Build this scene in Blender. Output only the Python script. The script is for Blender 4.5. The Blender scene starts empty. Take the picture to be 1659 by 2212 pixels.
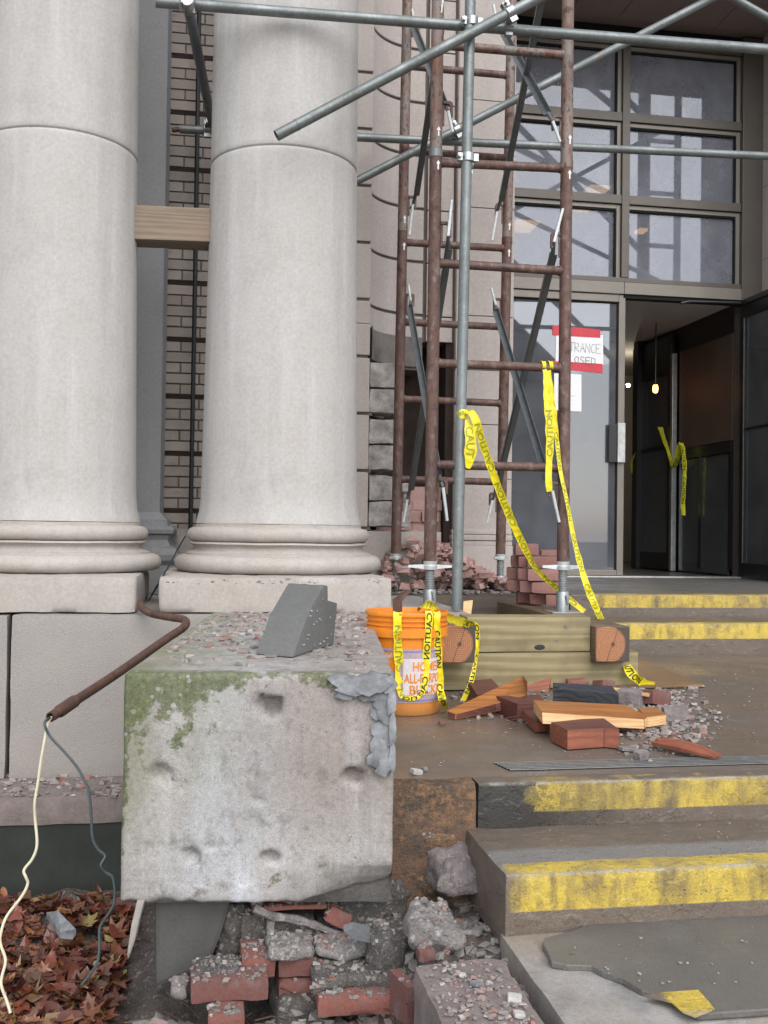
import bpy, bmesh, math, random
from mathutils import Vector, Matrix, noise
R_ = math.radians
rnd = random.Random(7)
SC = bpy.context.scene
COL = SC.collection

# ---------------------------------------------------------------- camera, sky, sun, exposure
CAM_Z = 0.66                      # eye height above the stone landing (landing top is z = 0)
FOC, CX, CY = 2223.0, 829.5, 1106.0
YAW, PITCH, ROLL = 0.167, 0.0175, 0.0135
F_ = Vector((math.sin(YAW)*math.cos(PITCH), math.cos(YAW)*math.cos(PITCH), math.sin(PITCH)))
_r = Vector((math.cos(YAW), -math.sin(YAW), 0)); _u = _r.cross(F_)
RV = math.cos(ROLL)*_r + math.sin(ROLL)*_u
UV = -math.sin(ROLL)*_r + math.cos(ROLL)*_u
cam_data = bpy.data.cameras.new('camera')
cam = bpy.data.objects.new('camera', cam_data); COL.objects.link(cam)
cam_data.sensor_fit = 'VERTICAL'; cam_data.sensor_height = 36.0; cam_data.sensor_width = 27.0
cam_data.lens = FOC/2212*36.0
cam_data.clip_start = 0.05; cam_data.clip_end = 2000
cam.matrix_world = Matrix(((RV.x, UV.x, -F_.x, 0), (RV.y, UV.y, -F_.y, 0), (RV.z, UV.z, -F_.z, CAM_Z), (0, 0, 0, 1)))
SC.camera = cam

SUN_EL, SUN_AZ = R_(42), R_(172)      # overcast: a weak, very soft sun from behind the camera, high up
world = bpy.data.worlds.new('World'); SC.world = world; world.use_nodes = True
wn = world.node_tree; wn.nodes.clear()
sky = wn.nodes.new('ShaderNodeTexSky'); sky.sky_type = 'NISHITA'; sky.sun_disc = False
sky.sun_elevation = SUN_EL; sky.sun_rotation = SUN_AZ; sky.dust_density = 1.6; sky.air_density = 1.0; sky.ozone_density = 1.0
hs = wn.nodes.new('ShaderNodeHueSaturation'); hs.inputs['Saturation'].default_value = 0.40
bg = wn.nodes.new('ShaderNodeBackground'); bg.inputs['Strength'].default_value = 0.15
wo = wn.nodes.new('ShaderNodeOutputWorld')
wn.links.new(sky.outputs[0], hs.inputs['Color']); wn.links.new(hs.outputs[0], bg.inputs['Color']); wn.links.new(bg.outputs[0], wo.inputs['Surface'])
sl = bpy.data.lights.new('sun', 'SUN'); sl.energy = 0.9; sl.angle = R_(70); sl.color = (1.0, 0.985, 0.975)
sun = bpy.data.objects.new('sun', sl); COL.objects.link(sun)
# Nishita: rotation measured from +Y towards +X
sd = Vector((math.sin(SUN_AZ)*math.cos(SUN_EL), math.cos(SUN_AZ)*math.cos(SUN_EL), math.sin(SUN_EL)))
sun.rotation_euler = sd.to_track_quat('Z', 'Y').to_euler()
SC.view_settings.view_transform = 'Standard'; SC.view_settings.look = 'None'
SC.view_settings.gamma = 1.0; SC.view_settings.use_curve_mapping = False
SC.view_settings.exposure = 1.0
SC.cycles.max_bounces = 8; SC.cycles.transparent_max_bounces = 12

# ---------------------------------------------------------------- measuring helpers (photo measured on a 1659 x 2212 grid)
EYE = Vector((0, 0, CAM_Z))
def ray(x, y): return F_ + RV*((x-CX)/FOC) - UV*((y-CY)/FOC)
def aY(x, y, Y):
    d = ray(x, y); return EYE + d*(Y/d.y)
def aZ(x, y, Z):
    d = ray(x, y); return EYE + d*((Z-CAM_Z)/d.z)
def aX(x, y, X):
    d = ray(x, y); return EYE + d*(X/d.x)
def aP(x, y, p0, n):
    d = ray(x, y); n = Vector(n); return EYE + d*((Vector(p0)-EYE).dot(n)/d.dot(n))

# ---------------------------------------------------------------- mesh building
class MB:
    def __init__(s): s.v = []; s.f = []; s.m = []
    def add(s, vs, fs, mi=0):
        o = len(s.v); s.v += [Vector(p) for p in vs]
        for f in fs: s.f.append([i+o for i in f]); s.m.append(mi)
        return s
    def hexa(s, p, mi=0):   # p: bottom 4 ccw, top 4 ccw
        return s.add(p, [(3,2,1,0),(4,5,6,7),(0,1,5,4),(1,2,6,5),(2,3,7,6),(3,0,4,7)], mi)
    def box(s, lo, hi, mi=0):
        (a,b,c),(d,e,f) = lo, hi
        return s.hexa([(a,b,c),(d,b,c),(d,e,c),(a,e,c),(a,b,f),(d,b,f),(d,e,f),(a,e,f)], mi)
    def obox(s, c, size, rot=None, mi=0):
        rot = rot or Matrix.Identity(3); x,y,z = [q/2 for q in size]; c = Vector(c)
        return s.hexa([c+rot@Vector(q) for q in [(-x,-y,-z),(x,-y,-z),(x,y,-z),(-x,y,-z),(-x,-y,z),(x,-y,z),(x,y,z),(-x,y,z)]], mi)
    def tube(s, path, r, n=12, caps=True, mi=0, inner=None):
        path = [Vector(p) for p in path]; k = len(path)
        rr = r if isinstance(r, (list, tuple)) else [r]*k
        t0 = (path[1]-path[0]).normalized()
        a = t0.orthogonal().normalized(); rings = []
        for i in range(k):
            t = (path[min(i+1,k-1)]-path[max(i-1,0)]).normalized()
            a = (a - t*a.dot(t)).normalized(); b = t.cross(a)
            rings.append([path[i]+(a*math.cos(2*math.pi*j/n)+b*math.sin(2*math.pi*j/n))*rr[i] for j in range(n)])
        vs = [p for g in rings for p in g]; fs = []
        for i in range(k-1):
            for j in range(n):
                q = (j+1) % n; fs.append((i*n+j, i*n+q, (i+1)*n+q, (i+1)*n+j))
        if caps and inner is None:
            fs.append(tuple(range(n-1,-1,-1))); fs.append(tuple((k-1)*n+j for j in range(n)))
        s.add(vs, fs, mi)
        if inner is not None:     # hollow pipe: inner wall and end rings
            s.tube(path, [inner]*k, n, False, mi)
            o1 = len(s.v)-2*k*n; o2 = len(s.v)-k*n
            for e in (0, (k-1)*n):
                for j in range(n):
                    q = (j+1) % n; s.f.append([o1+e+j, o1+e+q, o2+e+q, o2+e+j]); s.m.append(mi)
        return s
    def lathe(s, prof, c, n=64, mi=0, caps=False):
        c = Vector(c); vs = []; fs = []
        for (r, z) in prof:
            vs += [c+Vector((r*math.cos(2*math.pi*j/n), r*math.sin(2*math.pi*j/n), z)) for j in range(n)]
        for i in range(len(prof)-1):
            for j in range(n):
                q = (j+1) % n; fs.append((i*n+j, i*n+q, (i+1)*n+q, (i+1)*n+j))
        if caps:
            fs.append(tuple(range(n-1,-1,-1))); fs.append(tuple((len(prof)-1)*n+j for j in range(n)))
        return s.add(vs, fs, mi)
    def prism(s, poly, vec, mi=0):
        poly = [Vector(p) for p in poly]; vec = Vector(vec); n = len(poly)
        fs = [tuple(range(n-1,-1,-1)), tuple(range(n, 2*n))] + [(i, (i+1)%n, n+(i+1)%n, n+i) for i in range(n)]
        return s.add(poly+[p+vec for p in poly], fs, mi)
    def grid(s, fn, nu, nv, mi=0):
        vs = [fn(i/nu, j/nv) for j in range(nv+1) for i in range(nu+1)]
        fs = [(j*(nu+1)+i, j*(nu+1)+i+1, (j+1)*(nu+1)+i+1, (j+1)*(nu+1)+i) for j in range(nv) for i in range(nu)]
        return s.add(vs, fs, mi)
    def chunk(s, c, size, r=rnd, mi=0, flat=1.0):
        c = Vector(c); q = Matrix.Rotation(r.uniform(0,6.28),3,'Z') @ Matrix.Rotation(r.uniform(-.5,.5),3,'X')
        sx, sy, sz = (size, size, size) if not isinstance(size, (tuple,list)) else size
        base = [(-1,-1,-1),(1,-1,-1),(1,1,-1),(-1,1,-1),(-1,-1,1),(1,-1,1),(1,1,1),(-1,1,1)]
        vs = [c+q@Vector((b[0]*sx*r.uniform(.35,1)*.5, b[1]*sy*r.uniform(.35,1)*.5, b[2]*sz*flat*r.uniform(.4,1)*.5)) for b in base]
        return s.hexa(vs, mi)
    def rblock(s, L, M, div=0.03, rad=0.008, amp=0.003, chip=0.0, freq=9.0, pit=None, mi=0, seed=0.0):
        """rough stone block of size L, matrix M (4x4) from local [0..L]; rounded, chipped, noisy"""
        L = Vector(L); nn = [max(2, int(round(q/div))) for q in L]; idx = {}; vs = []; fs = []
        def vid(i, j, k):
            key = (i,j,k)
            if key in idx: return idx[key]
            p = Vector((L.x*i/nn[0], L.y*j/nn[1], L.z*k/nn[2]))
            w = M @ p
            nz = noise.noise((w+Vector((seed,0,0)))*freq*.6)
            rd = min(rad*(1+.5*nz) + (chip*max(0, noise.noise((w+Vector((seed,3,0)))*freq*.55)-.05)), min(L)*.45)
            q = Vector([min(max(p[a], rd), L[a]-rd) for a in range(3)]); d = p-q
            if d.length > 1e-9: p = q + d.normalized()*rd
            nv = Vector((noise.noise(w*freq), noise.noise(w*freq+Vector((11,5,3))), noise.noise(w*freq+Vector((3,17,9)))))
            nv2 = noise.noise(w*freq*3.3)
            p2 = M @ (p + nv*amp + (d.normalized() if d.length>1e-9 else Vector())*nv2*amp*.6)
            if pit: p2 = pit(p, p2)
            idx[key] = len(vs); vs.append(p2); return idx[key]
        a,b,c = nn
        for i in range(a):
            for j in range(b):
                fs.append((vid(i,j,0),vid(i,j+1,0),vid(i+1,j+1,0),vid(i+1,j,0)))
                fs.append((vid(i,j,c),vid(i+1,j,c),vid(i+1,j+1,c),vid(i,j+1,c)))
        for i in range(a):
            for k in range(c):
                fs.append((vid(i,0,k),vid(i+1,0,k),vid(i+1,0,k+1),vid(i,0,k+1)))
                fs.append((vid(i,b,k),vid(i,b,k+1),vid(i+1,b,k+1),vid(i+1,b,k)))
        for j in range(b):
            for k in range(c):
                fs.append((vid(0,j,k),vid(0,j,k+1),vid(0,j+1,k+1),vid(0,j+1,k)))
                fs.append((vid(a,j,k),vid(a,j+1,k),vid(a,j+1,k+1),vid(a,j,k+1)))
        return s.add(vs, fs, mi)
    def build(s, name, mats, parent=None, smooth=False, bevel=0, loc=None, angle=40):
        off = Vector(parent['_w']) if parent is not None else (Vector(loc) if loc is not None else Vector())
        me = bpy.data.meshes.new(name)
        me.from_pydata([tuple(p-off) for p in s.v], [], s.f)
        mats = mats if isinstance(mats, (list, tuple)) else [mats]
        for m in mats: me.materials.append(m)
        me.polygons.foreach_set('material_index', s.m)
        bm = bmesh.new(); bm.from_mesh(me)
        bmesh.ops.recalc_face_normals(bm, faces=bm.faces)
        if bevel:
            ed = [e for e in bm.edges if len(e.link_faces)==2 and e.calc_face_angle(0) > R_(30)]
            bmesh.ops.bevel(bm, geom=ed, offset=bevel, segments=2, profile=.6, affect='EDGES', clamp_overlap=True)
        bm.to_mesh(me); bm.free()
        if smooth:
            me.polygons.foreach_set('use_smooth', [True]*len(me.polygons))
            if smooth != 'all': me.set_sharp_from_angle(angle=R_(angle))
        o = bpy.data.objects.new(name, me); COL.objects.link(o)
        if parent is not None: o.parent = parent; o['_w'] = tuple(off)
        else: o.location = off; o['_w'] = tuple(off)
        return o
def thing(name, label, cat, loc, group=None):
    o = bpy.data.objects.new(name, None); COL.objects.link(o); o.location = loc; o.empty_display_size = .1
    o['label'] = label; o['category'] = cat; o['_w'] = tuple(loc)
    if group: o['group'] = group
    return o
def tag(o, label, cat, group=None, kind=None):
    o['label'] = label; o['category'] = cat
    if group: o['group'] = group
    if kind: o['kind'] = kind
    return o
def structure(o, label=None, cat=None):
    o['kind'] = 'structure'
    if label: o['label'] = label; o['category'] = cat or o.name
    return o
def text_geo(txt, size):
    cu = bpy.data.curves.new('t', 'FONT'); cu.body = txt; cu.size = size; cu.align_x = 'LEFT'; cu.resolution_u = 3; cu.offset = .018*size
    ob = bpy.data.objects.new('t', cu); COL.objects.link(ob)
    dg = bpy.context.evaluated_depsgraph_get(); ev = ob.evaluated_get(dg); me = ev.to_mesh()
    vs = [tuple(v.co[:2]) for v in me.vertices]; fs = [tuple(p.vertices) for p in me.polygons]
    ev.to_mesh_clear(); bpy.data.objects.remove(ob); bpy.data.curves.remove(cu)
    return vs, fs
def catmull(pts, n=8):
    pts = [Vector(p) for p in pts]; out = []
    for i in range(len(pts)-1):
        p0 = pts[max(i-1,0)]; p1 = pts[i]; p2 = pts[i+1]; p3 = pts[min(i+2,len(pts)-1)]
        for k in range(n):
            t = k/n
            out.append(.5*((2*p1)+(-p0+p2)*t+(2*p0-5*p1+4*p2-p3)*t*t+(-p0+3*p1-3*p2+p3)*t**3))
    out.append(pts[-1]); return out
def rotz(a): return Matrix.Rotation(a, 3, 'Z')
def frame4(origin, ax, ay, az):
    return Matrix(((ax[0],ay[0],az[0],origin[0]),(ax[1],ay[1],az[1],origin[1]),(ax[2],ay[2],az[2],origin[2]),(0,0,0,1)))

# ---------------------------------------------------------------- materials
class NT:
    def __init__(s, name):
        s.m = bpy.data.materials.new(name); s.m.use_nodes = True; s.t = s.m.node_tree; s.t.nodes.clear()
        s.out = s.n('ShaderNodeOutputMaterial'); s.b = s.n('ShaderNodeBsdfPrincipled'); s.l(s.b.outputs[0], s.out.inputs['Surface'])
        s._c = s.n('ShaderNodeTexCoord'); s.co = s._c.outputs['Object']
    def n(s, t): return s.t.nodes.new(t)
    def l(s, a, b): s.t.links.new(a, b)
    def put(s, sock, v):
        if hasattr(v, 'is_output'): s.l(v, sock)
        elif isinstance(v, (tuple, list)) and len(v) == 3 and sock.type == 'RGBA': sock.default_value = (*v, 1)
        else: sock.default_value = v
    def map(s, scale=(1,1,1), rot=(0,0,0), loc=(0,0,0), co=None):
        m = s.n('ShaderNodeMapping'); s.l(co or s.co, m.inputs[0]); m.inputs['Scale'].default_value = scale
        m.inputs['Rotation'].default_value = rot; m.inputs['Location'].default_value = loc; return m.outputs[0]
    def noise(s, scale, detail=4, rough=.55, co=None, dist=0.0, col=False):
        m = s.n('ShaderNodeTexNoise'); s.l(co or s.co, m.inputs['Vector']); m.inputs['Scale'].default_value = scale
        m.inputs['Detail'].default_value = detail; m.inputs['Roughness'].default_value = rough; m.inputs['Distortion'].default_value = dist
        return m.outputs['Color' if col else 'Fac']
    def voro(s, scale, co=None, feat='F1', out='Distance'):
        m = s.n('ShaderNodeTexVoronoi'); m.feature = feat; s.l(co or s.co, m.inputs['Vector']); m.inputs['Scale'].default_value = scale
        return m.outputs[out]
    def ramp(s, fac, stops, interp='LINEAR'):
        m = s.n('ShaderNodeValToRGB'); m.color_ramp.interpolation = interp
        e = m.color_ramp.elements
        while len(e) < len(stops): e.new(.5)
        for i, (p, c) in enumerate(stops):
            e[i].position = p; e[i].color = (*c, 1) if isinstance(c, (tuple,list)) else (c,c,c,1)
        s.put(m.inputs[0], fac); return m.outputs[0]
    def rng(s, v, a, b, c=0., d=1., smooth=False):
        m = s.n('ShaderNodeMapRange'); s.put(m.inputs[0], v)
        for i, q in enumerate((a,b,c,d)): m.inputs[i+1].default_value = q
        if smooth: m.interpolation_type = 'SMOOTHSTEP'
        return m.outputs[0]
    def math(s, op, a, b=0.0):
        m = s.n('ShaderNodeMath'); m.operation = op; s.put(m.inputs[0], a); s.put(m.inputs[1], b); return m.outputs[0]
    def mix(s, fac, a, b, mode='MIX'):
        m = s.n('ShaderNodeMix'); m.data_type = 'RGBA'; m.blend_type = mode
        s.put(m.inputs[0], fac); s.put(m.inputs[6], a); s.put(m.inputs[7], b); return m.outputs[2]
    def xyz(s, co=None):
        m = s.n('ShaderNodeSeparateXYZ'); s.l(co or s.co, m.inputs[0]); return m.outputs
    def geo(s, out): return s.n('ShaderNodeNewGeometry').outputs[out]
    def bump(s, h, strength=.3, dist=.005):
        m = s.n('ShaderNodeBump'); s.put(m.inputs['Height'], h); m.inputs['Strength'].default_value = strength; m.inputs['Distance'].default_value = dist
        s.l(m.outputs[0], s.b.inputs['Normal'])
    def fin(s, col=None, rough=.8, metal=0, spec=None):
        if col is not None: s.put(s.b.inputs['Base Color'], col)
        s.put(s.b.inputs['Roughness'], rough); s.put(s.b.inputs['Metallic'], metal)
        if spec is not None: s.put(s.b.inputs['Specular IOR Level'], spec)
        return s.m

def mk_stone(name, c1, c2, c3, streak=.5, grain=220, rough=.85, bumpd=.0015, gv=.38):
    t = NT(name)
    big = t.noise(1.6, 5, .6); mid = t.noise(7, 5, .65)
    st = t.noise(14, 4, .6, co=t.map((1, 1, .045))); st2 = t.noise(5.5, 5, .65, co=t.map((1, 1, .10), loc=(3,1,0)))
    fine = t.noise(grain, 2, .7); sp = t.noise(60, 3, .7)
    c = t.mix(t.rng(big, .35, .65), c1, c2)
    c = t.mix(t.math('MULTIPLY', t.rng(st, .5, .75), streak), c, c3)
    c = t.mix(t.math('MULTIPLY', t.rng(st2, .50, .68), streak*.7), c, tuple(q*.80 for q in c1))
    c = t.mix(t.math('MULTIPLY', t.rng(mid, .52, .8), .5), c, tuple(q*.8 for q in c1))
    pk = t.voro(26); c = t.mix(t.math('MULTIPLY', t.rng(pk,.05,.035), t.math('MULTIPLY', t.rng(t.noise(4,2),.55,.6), .6)), c, tuple(q*.45 for q in c1))
    c = t.mix(gv, c, t.ramp(fine, [(.3, .35), (.7, .68)]), 'OVERLAY')
    c = t.mix(.22, c, t.ramp(sp, [(.3, .3), (.7, .7)]), 'OVERLAY')
    t.bump(t.math('ADD', t.math('MULTIPLY', fine, .5), t.math('MULTIPLY', sp, .7)), .6, bumpd)
    return t.fin(c, rough)
M = {}
M['lime'] = mk_stone('limestone', (.385,.364,.340), (.418,.402,.382), (.47,.46,.45), .75, grain=300, gv=.22)
M['moulding'] = mk_stone('grey_moulding', (.135,.135,.128), (.105,.105,.10), (.18,.18,.175), .2)
M['hacked'] = None
M['lime_base'] = mk_stone('limestone_base', (.35,.31,.275), (.39,.36,.33), (.27,.24,.215), .35, grain=260, gv=.35)
M['pier'] = mk_stone('pier_stone', (.42,.365,.335), (.39,.35,.325), (.46,.41,.385), .25, bumpd=.001)
M['grey_stone'] = mk_stone('grey_stone', (.235,.235,.24), (.27,.27,.275), (.21,.21,.215), .3)
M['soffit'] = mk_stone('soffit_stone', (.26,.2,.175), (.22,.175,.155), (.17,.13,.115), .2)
def m_foundation():
    t = NT('tooled_stone')
    w = t.n('ShaderNodeTexWave'); w.wave_type = 'BANDS'; w.bands_direction = 'Z'; w.inputs['Scale'].default_value = 34
    w.inputs['Distortion'].default_value = 2.2; w.inputs['Detail'].default_value = 3; w.inputs['Detail Scale'].default_value = 1.2
    t.l(t.map((1,1,1), (0, R_(20), 0)), w.inputs[0])
    n = t.noise(3, 5, .6); f = t.noise(180, 2, .7)
    c = t.mix(t.rng(n, .35, .65), (.29,.265,.24), (.26,.24,.225))
    c = t.mix(t.math('MULTIPLY', t.rng(w.outputs['Fac'], .3, .8), .10), c, (.36,.33,.31))
    c = t.mix(.45, c, t.ramp(f, [(.3,.35),(.7,.67)]), 'OVERLAY')
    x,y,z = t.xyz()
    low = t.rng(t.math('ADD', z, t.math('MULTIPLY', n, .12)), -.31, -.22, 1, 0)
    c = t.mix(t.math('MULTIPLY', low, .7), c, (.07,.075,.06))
    t.bump(t.math('ADD', t.math('MULTIPLY', w.outputs['Fac'], .22), f), .35, .003)
    return t.fin(c, .85)
M['tooled'] = m_foundation()
def m_brick_tan():
    t = NT('tan_brick'); ri = t.geo('Random Per Island'); f = t.noise(160, 2, .7); n = t.noise(9, 4)
    c = t.ramp(ri, [(0,(.29,.25,.215)), (.5,(.33,.285,.25)), (1,(.36,.31,.275))])
    c = t.mix(.5, c, t.ramp(f, [(.3,.36),(.7,.66)]), 'OVERLAY'); c = t.mix(t.math('MULTIPLY', t.rng(n,.55,.8), .5), c, (.16,.13,.115))
    t.bump(f, .5, .002); return t.fin(c, .85)
M['brick_tan'] = m_brick_tan()
def m_mortar(name, c, cs, bumpd=.006, rough=.9):
    t = NT(name); n = t.noise(11, 6, .7); f = t.noise(150, 3, .75); v2 = t.noise(52, 3, .6); v3 = t.noise(130, 3, .65); g2 = t.noise(24, 6, .75)
    c0 = t.mix(t.rng(n,.35,.65), c, tuple(q*.55 for q in c)); c0 = t.mix(t.math('MULTIPLY', t.rng(v2,.60,.66), .8), c0, cs); c0 = t.mix(t.math('MULTIPLY', t.rng(g2,.46,.38), .6), c0, tuple(q*.4 for q in c))
    c0 = t.mix(t.math('MULTIPLY', t.rng(v3,.58,.68), .55), c0, cs); c0 = t.mix(.6, c0, t.ramp(f, [(.3,.3),(.7,.7)]), 'OVERLAY')
    t.bump(t.math('ADD', t.math('ADD', n, f), t.math('MULTIPLY', g2, 1.2)), .9, bumpd); return t.fin(c0, rough)
def m_simple(name, c, rough=.8, var=.25, scale=12, fine=150, bumpd=.002, metal=0, spec=None):
    t = NT(name); n = t.noise(scale, 5, .6); f = t.noise(fine, 2, .7)
    col = t.mix(t.rng(n,.35,.7), c, tuple(q*(1-var) for q in c)); col = t.mix(.4, col, t.ramp(f, [(.3,.36),(.7,.66)]), 'OVERLAY')
    t.bump(t.math('ADD', f, n), .5, bumpd); return t.fin(col, rough, metal, spec)
M['mortar_joint'] = m_simple('joint_mortar', (.13,.11,.095))
M['mortar'] = m_mortar('old_mortar', (.29,.265,.25), (.42,.40,.38))
M['mortar_dark'] = m_mortar('wet_mortar', (.115,.105,.095), (.30,.27,.25), rough=.6)
M['hacked'] = m_simple('hacked_pier_stone', (.44,.41,.385), .9, .55, 16, 90, .004)
M['boulder'] = m_mortar('boulder_skin', (.25,.21,.205), (.33,.29,.285), .008)
M['low_wall'] = m_simple('dark_green_wall', (.030,.035,.028), .8, .5, 5)  # very dark grey-green over the whole wall
M['bed_tan'] = m_simple('tan_mortar', (.165,.142,.122))
M['stained'] = m_simple('smoke_stained_stone', (.19,.17,.155), .9, .6, 6)
M['concrete_dark'] = m_simple('dark_concrete', (.085,.083,.078), .6, .35, 7)
M['slate'] = m_simple('slate_grey_mortar', (.255,.262,.272), .85, .6, 24, 90)
M['slate_dark'] = m_simple('dark_slate', (.12,.125,.13), .6, .3, 14, 120)
M['rock'] = m_simple('pale_rock', (.26,.225,.22), .9, .5, 22, 110, .008)
def m_brown():
    t = NT('stained_brownstone'); n = t.noise(7, 7, .7); n2 = t.noise(45, 6, .75); f = t.noise(160, 3, .75); x,y,z = t.xyz()
    c = t.mix(t.rng(n, .38, .6), (.065,.048,.036), (.15,.085,.05)); o = t.math('MULTIPLY', t.rng(n2, .48, .6), t.rng(t.math('ADD', z, t.math('MULTIPLY', n, .15)), -.08, .03))
    c = t.mix(t.math('MULTIPLY', o, .7), c, (.30,.165,.075)); c = t.mix(t.math('MULTIPLY', t.rng(n2,.45,.36), .6), c, (.03,.026,.023)); c = t.mix(.55, c, t.ramp(f, [(.3,.3),(.7,.7)]), 'OVERLAY')
    t.bump(t.math('ADD', n2, f), .9, .006); return t.fin(c, .7)
M['brown_stone'] = m_brown()
M['cavity'] = m_simple('cavity_brown', (.035,.022,.017), .9, .5, 8)  # near-black brown for the broken niche and the deep joints
M['bronze'] = m_simple('bronze_frame', (.105,.092,.078), .45, .15, 6, 300, .0003, .3)
M['bronze_l'] = m_simple('bronze_frame_light', (.20,.18,.155), .45, .12, 6, 300, .0003, .3)
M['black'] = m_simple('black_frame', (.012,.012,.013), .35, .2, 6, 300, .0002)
M['gasket_gap_black'] = m_simple('black_gap', (.006,.006,.006), .9)  # near-black for gaskets and for shade painted into gaps
M['vest'] = m_simple('vestibule_plaster', (.74,.72,.69), .85, .12, 3)
M['vest_brown'] = m_simple('brown_board', (.085,.055,.038), .6, .25, 3)
M['floor_in'] = m_simple('lobby_floor', (.10,.095,.085), .3, .3, 5)
M['lobby'] = m_simple('lobby_wall', (.40,.36,.31), .8, .1, 3)
M['rubber'] = m_simple('black_cable', (.012,.012,.013), .5)
M['steel'] = m_simple('bright_steel', (.36,.37,.37), .35, .25, 40, 200, .0004, .85)
M['alu'] = m_simple('worn_aluminium', (.45,.45,.44), .4, .3, 25, 220, .0004, .8)
M['white'] = m_simple('white_paper', (.78,.78,.79), .6, .05, 6, 200, .0003)
M['white_sheet'] = m_simple('sticker_white', (.75,.75,.73), .5, .05)
M['ink'] = m_simple('grey_ink', (.10,.10,.11), .6)
M['ink_light'] = m_simple('faint_ink', (.42,.42,.44), .6)
M['red_tape'] = m_simple('red_duct_tape', (.58,.03,.05), .45, .2, 30)
M['print_black'] = m_simple('tape_print', (.02,.02,.015), .5)
M['print_green'] = m_simple('tape_print_through', (.33,.34,.03), .5)
M['ylw_tape'] = m_simple('yellow_tape', (.80,.67,.015), .38, .12, 30, 200, .0006)
M['ylw_tape_dim'] = m_simple('yellow_tape_dull', (.62,.60,.03), .45, .2, 30, 200, .0006)  # duller, greener yellow than the other tapes
def m_rust(name, base, rustc, hi, amt, metal=.2):
    t = NT(name); n = t.noise(9, 6, .65, co=t.map((1,1,.35))); m2 = t.noise(30, 6, .72, co=t.map((1,1,.6))); f = t.noise(240, 2, .7)
    c = t.mix(t.rng(n, .5-amt*.4, .5+.12), base, rustc)
    c = t.mix(t.math('MULTIPLY', t.rng(m2, .53, .62), .8), c, hi)
    c = t.mix(t.math('MULTIPLY', t.rng(m2, .44, .38), .8), c, (.04,.024,.02))
    c = t.mix(.5, c, t.ramp(f, [(.3,.35),(.7,.67)]), 'OVERLAY')
    t.bump(t.math('ADD', m2, f), .5, .0012); return t.fin(c, t.rng(n,.3,.7,.45,.75), metal)
M['rust'] = m_rust('rusty_steel', (.095,.062,.056), (.125,.066,.05), (.20,.145,.125), .6)
M['rust_up'] = m_rust('flaking_paint_steel', (.17,.075,.05), (.235,.215,.19), (.10,.036,.022), .35)
M['rust_pipe'] = m_rust('rusty_conduit', (.07,.04,.032), (.10,.05,.034), (.13,.075,.05), .5)
def m_galv():
    t = NT('galvanised_steel'); n = t.noise(5, 5, .6, co=t.map((1,1,.3))); m2 = t.noise(60, 4, .7); f = t.noise(300, 2, .7); r = t.noise(3.2, 5, .65)
    c = t.mix(t.rng(n, .35, .65), (.215,.235,.235), (.135,.15,.145)); c = t.mix(t.math('MULTIPLY', t.rng(m2,.56,.75), .5), c, (.40,.42,.41)); c = t.mix(t.math('MULTIPLY', t.rng(t.noise(17,5,.7), .5, .66), .45), c, (.10,.11,.095))
    c = t.mix(t.math('MULTIPLY', t.rng(r, .63, .72), .8), c, (.20,.11,.06)); c = t.mix(.35, c, t.ramp(f, [(.3,.36),(.7,.66)]), 'OVERLAY')
    t.bump(m2, .3, .0006); return t.fin(c, t.rng(n,.3,.7,.32,.55), .45)
M['galv'] = m_galv()
M['brace'] = m_simple('grey_brace_steel', (.15,.165,.17), .5, .25, 18, 240, .0005, .45)
M['jack'] = m_simple('zinc_jack', (.36,.38,.385), .42, .3, 18, 220, .0006, .6)
M['jack_nut'] = m_simple('cast_zinc_nut', (.66,.69,.68), .5, .25, 22, 220, .0006, .55)
def m_wood(name, c1, c2, axis='X', scale=26, rough=.7, stain=None, amt=.5):
    t = NT(name)
    sc = {'X': (.06,1,1), 'Y': (1,.06,1), 'Z': (1,1,.06)}[axis]
    w = t.n('ShaderNodeTexWave'); w.wave_type = 'RINGS'; w.rings_direction = axis; w.inputs['Scale'].default_value = scale
    w.inputs['Distortion'].default_value = 9; w.inputs['Detail'].default_value = 4; w.inputs['Detail Scale'].default_value = 1.1
    t.l(t.map(sc, loc=(.05,.09,.11)), w.inputs[0])
    n = t.noise(60, 4, .65, co=t.map(sc)); big = t.noise(5, 4)
    c = t.mix(t.rng(w.outputs['Fac'], .05, .95), c1, c2)
    c = t.mix(.35, c, t.ramp(n, [(.3,.3),(.7,.68)]), 'OVERLAY')
    if stain: c = t.mix(t.math('MULTIPLY', t.rng(big, .45, .7), amt), c, stain)
    t.bump(t.math('ADD', w.outputs['Fac'], n), .35, .0015); return t.fin(c, rough)
M['timber'] = m_wood('treated_timber', (.31,.255,.135), (.22,.175,.085), 'X', 11, .6, (.12,.10,.055), .75)
M['timber_side'] = m_wood('treated_timber_wet', (.17,.12,.07), (.12,.085,.05), 'Y', 20, .5, (.07,.05,.03), .6)
M['timber_grey'] = m_wood('weathered_timber', (.215,.17,.12), (.165,.128,.092), 'X', 14, .8, (.24,.16,.12), .5)
M['oldboard'] = m_wood('old_wet_board', (.12,.095,.07), (.085,.065,.05), 'X', 20, .7, (.05,.04,.03), .6)
M['w_orange'] = m_wood('split_orange_wood', (.38,.155,.042), (.29,.105,.028), 'X', 12, .42, (.22,.08,.025), .6)
M['w_red'] = m_wood('red_stained_wood', (.13,.042,.032), (.105,.034,.026), 'X', 16, .55, (.05,.02,.018), .6)
M['w_redlight'] = m_wood('red_wood_face', (.30,.10,.05), (.24,.075,.04), 'X', 13, .55, (.14,.04,.028), .5)
M['w_pale'] = m_wood('fresh_split_wood', (.72,.50,.27), (.64,.41,.19), 'X', 24, .6, (.5,.22,.07), .4)
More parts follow.
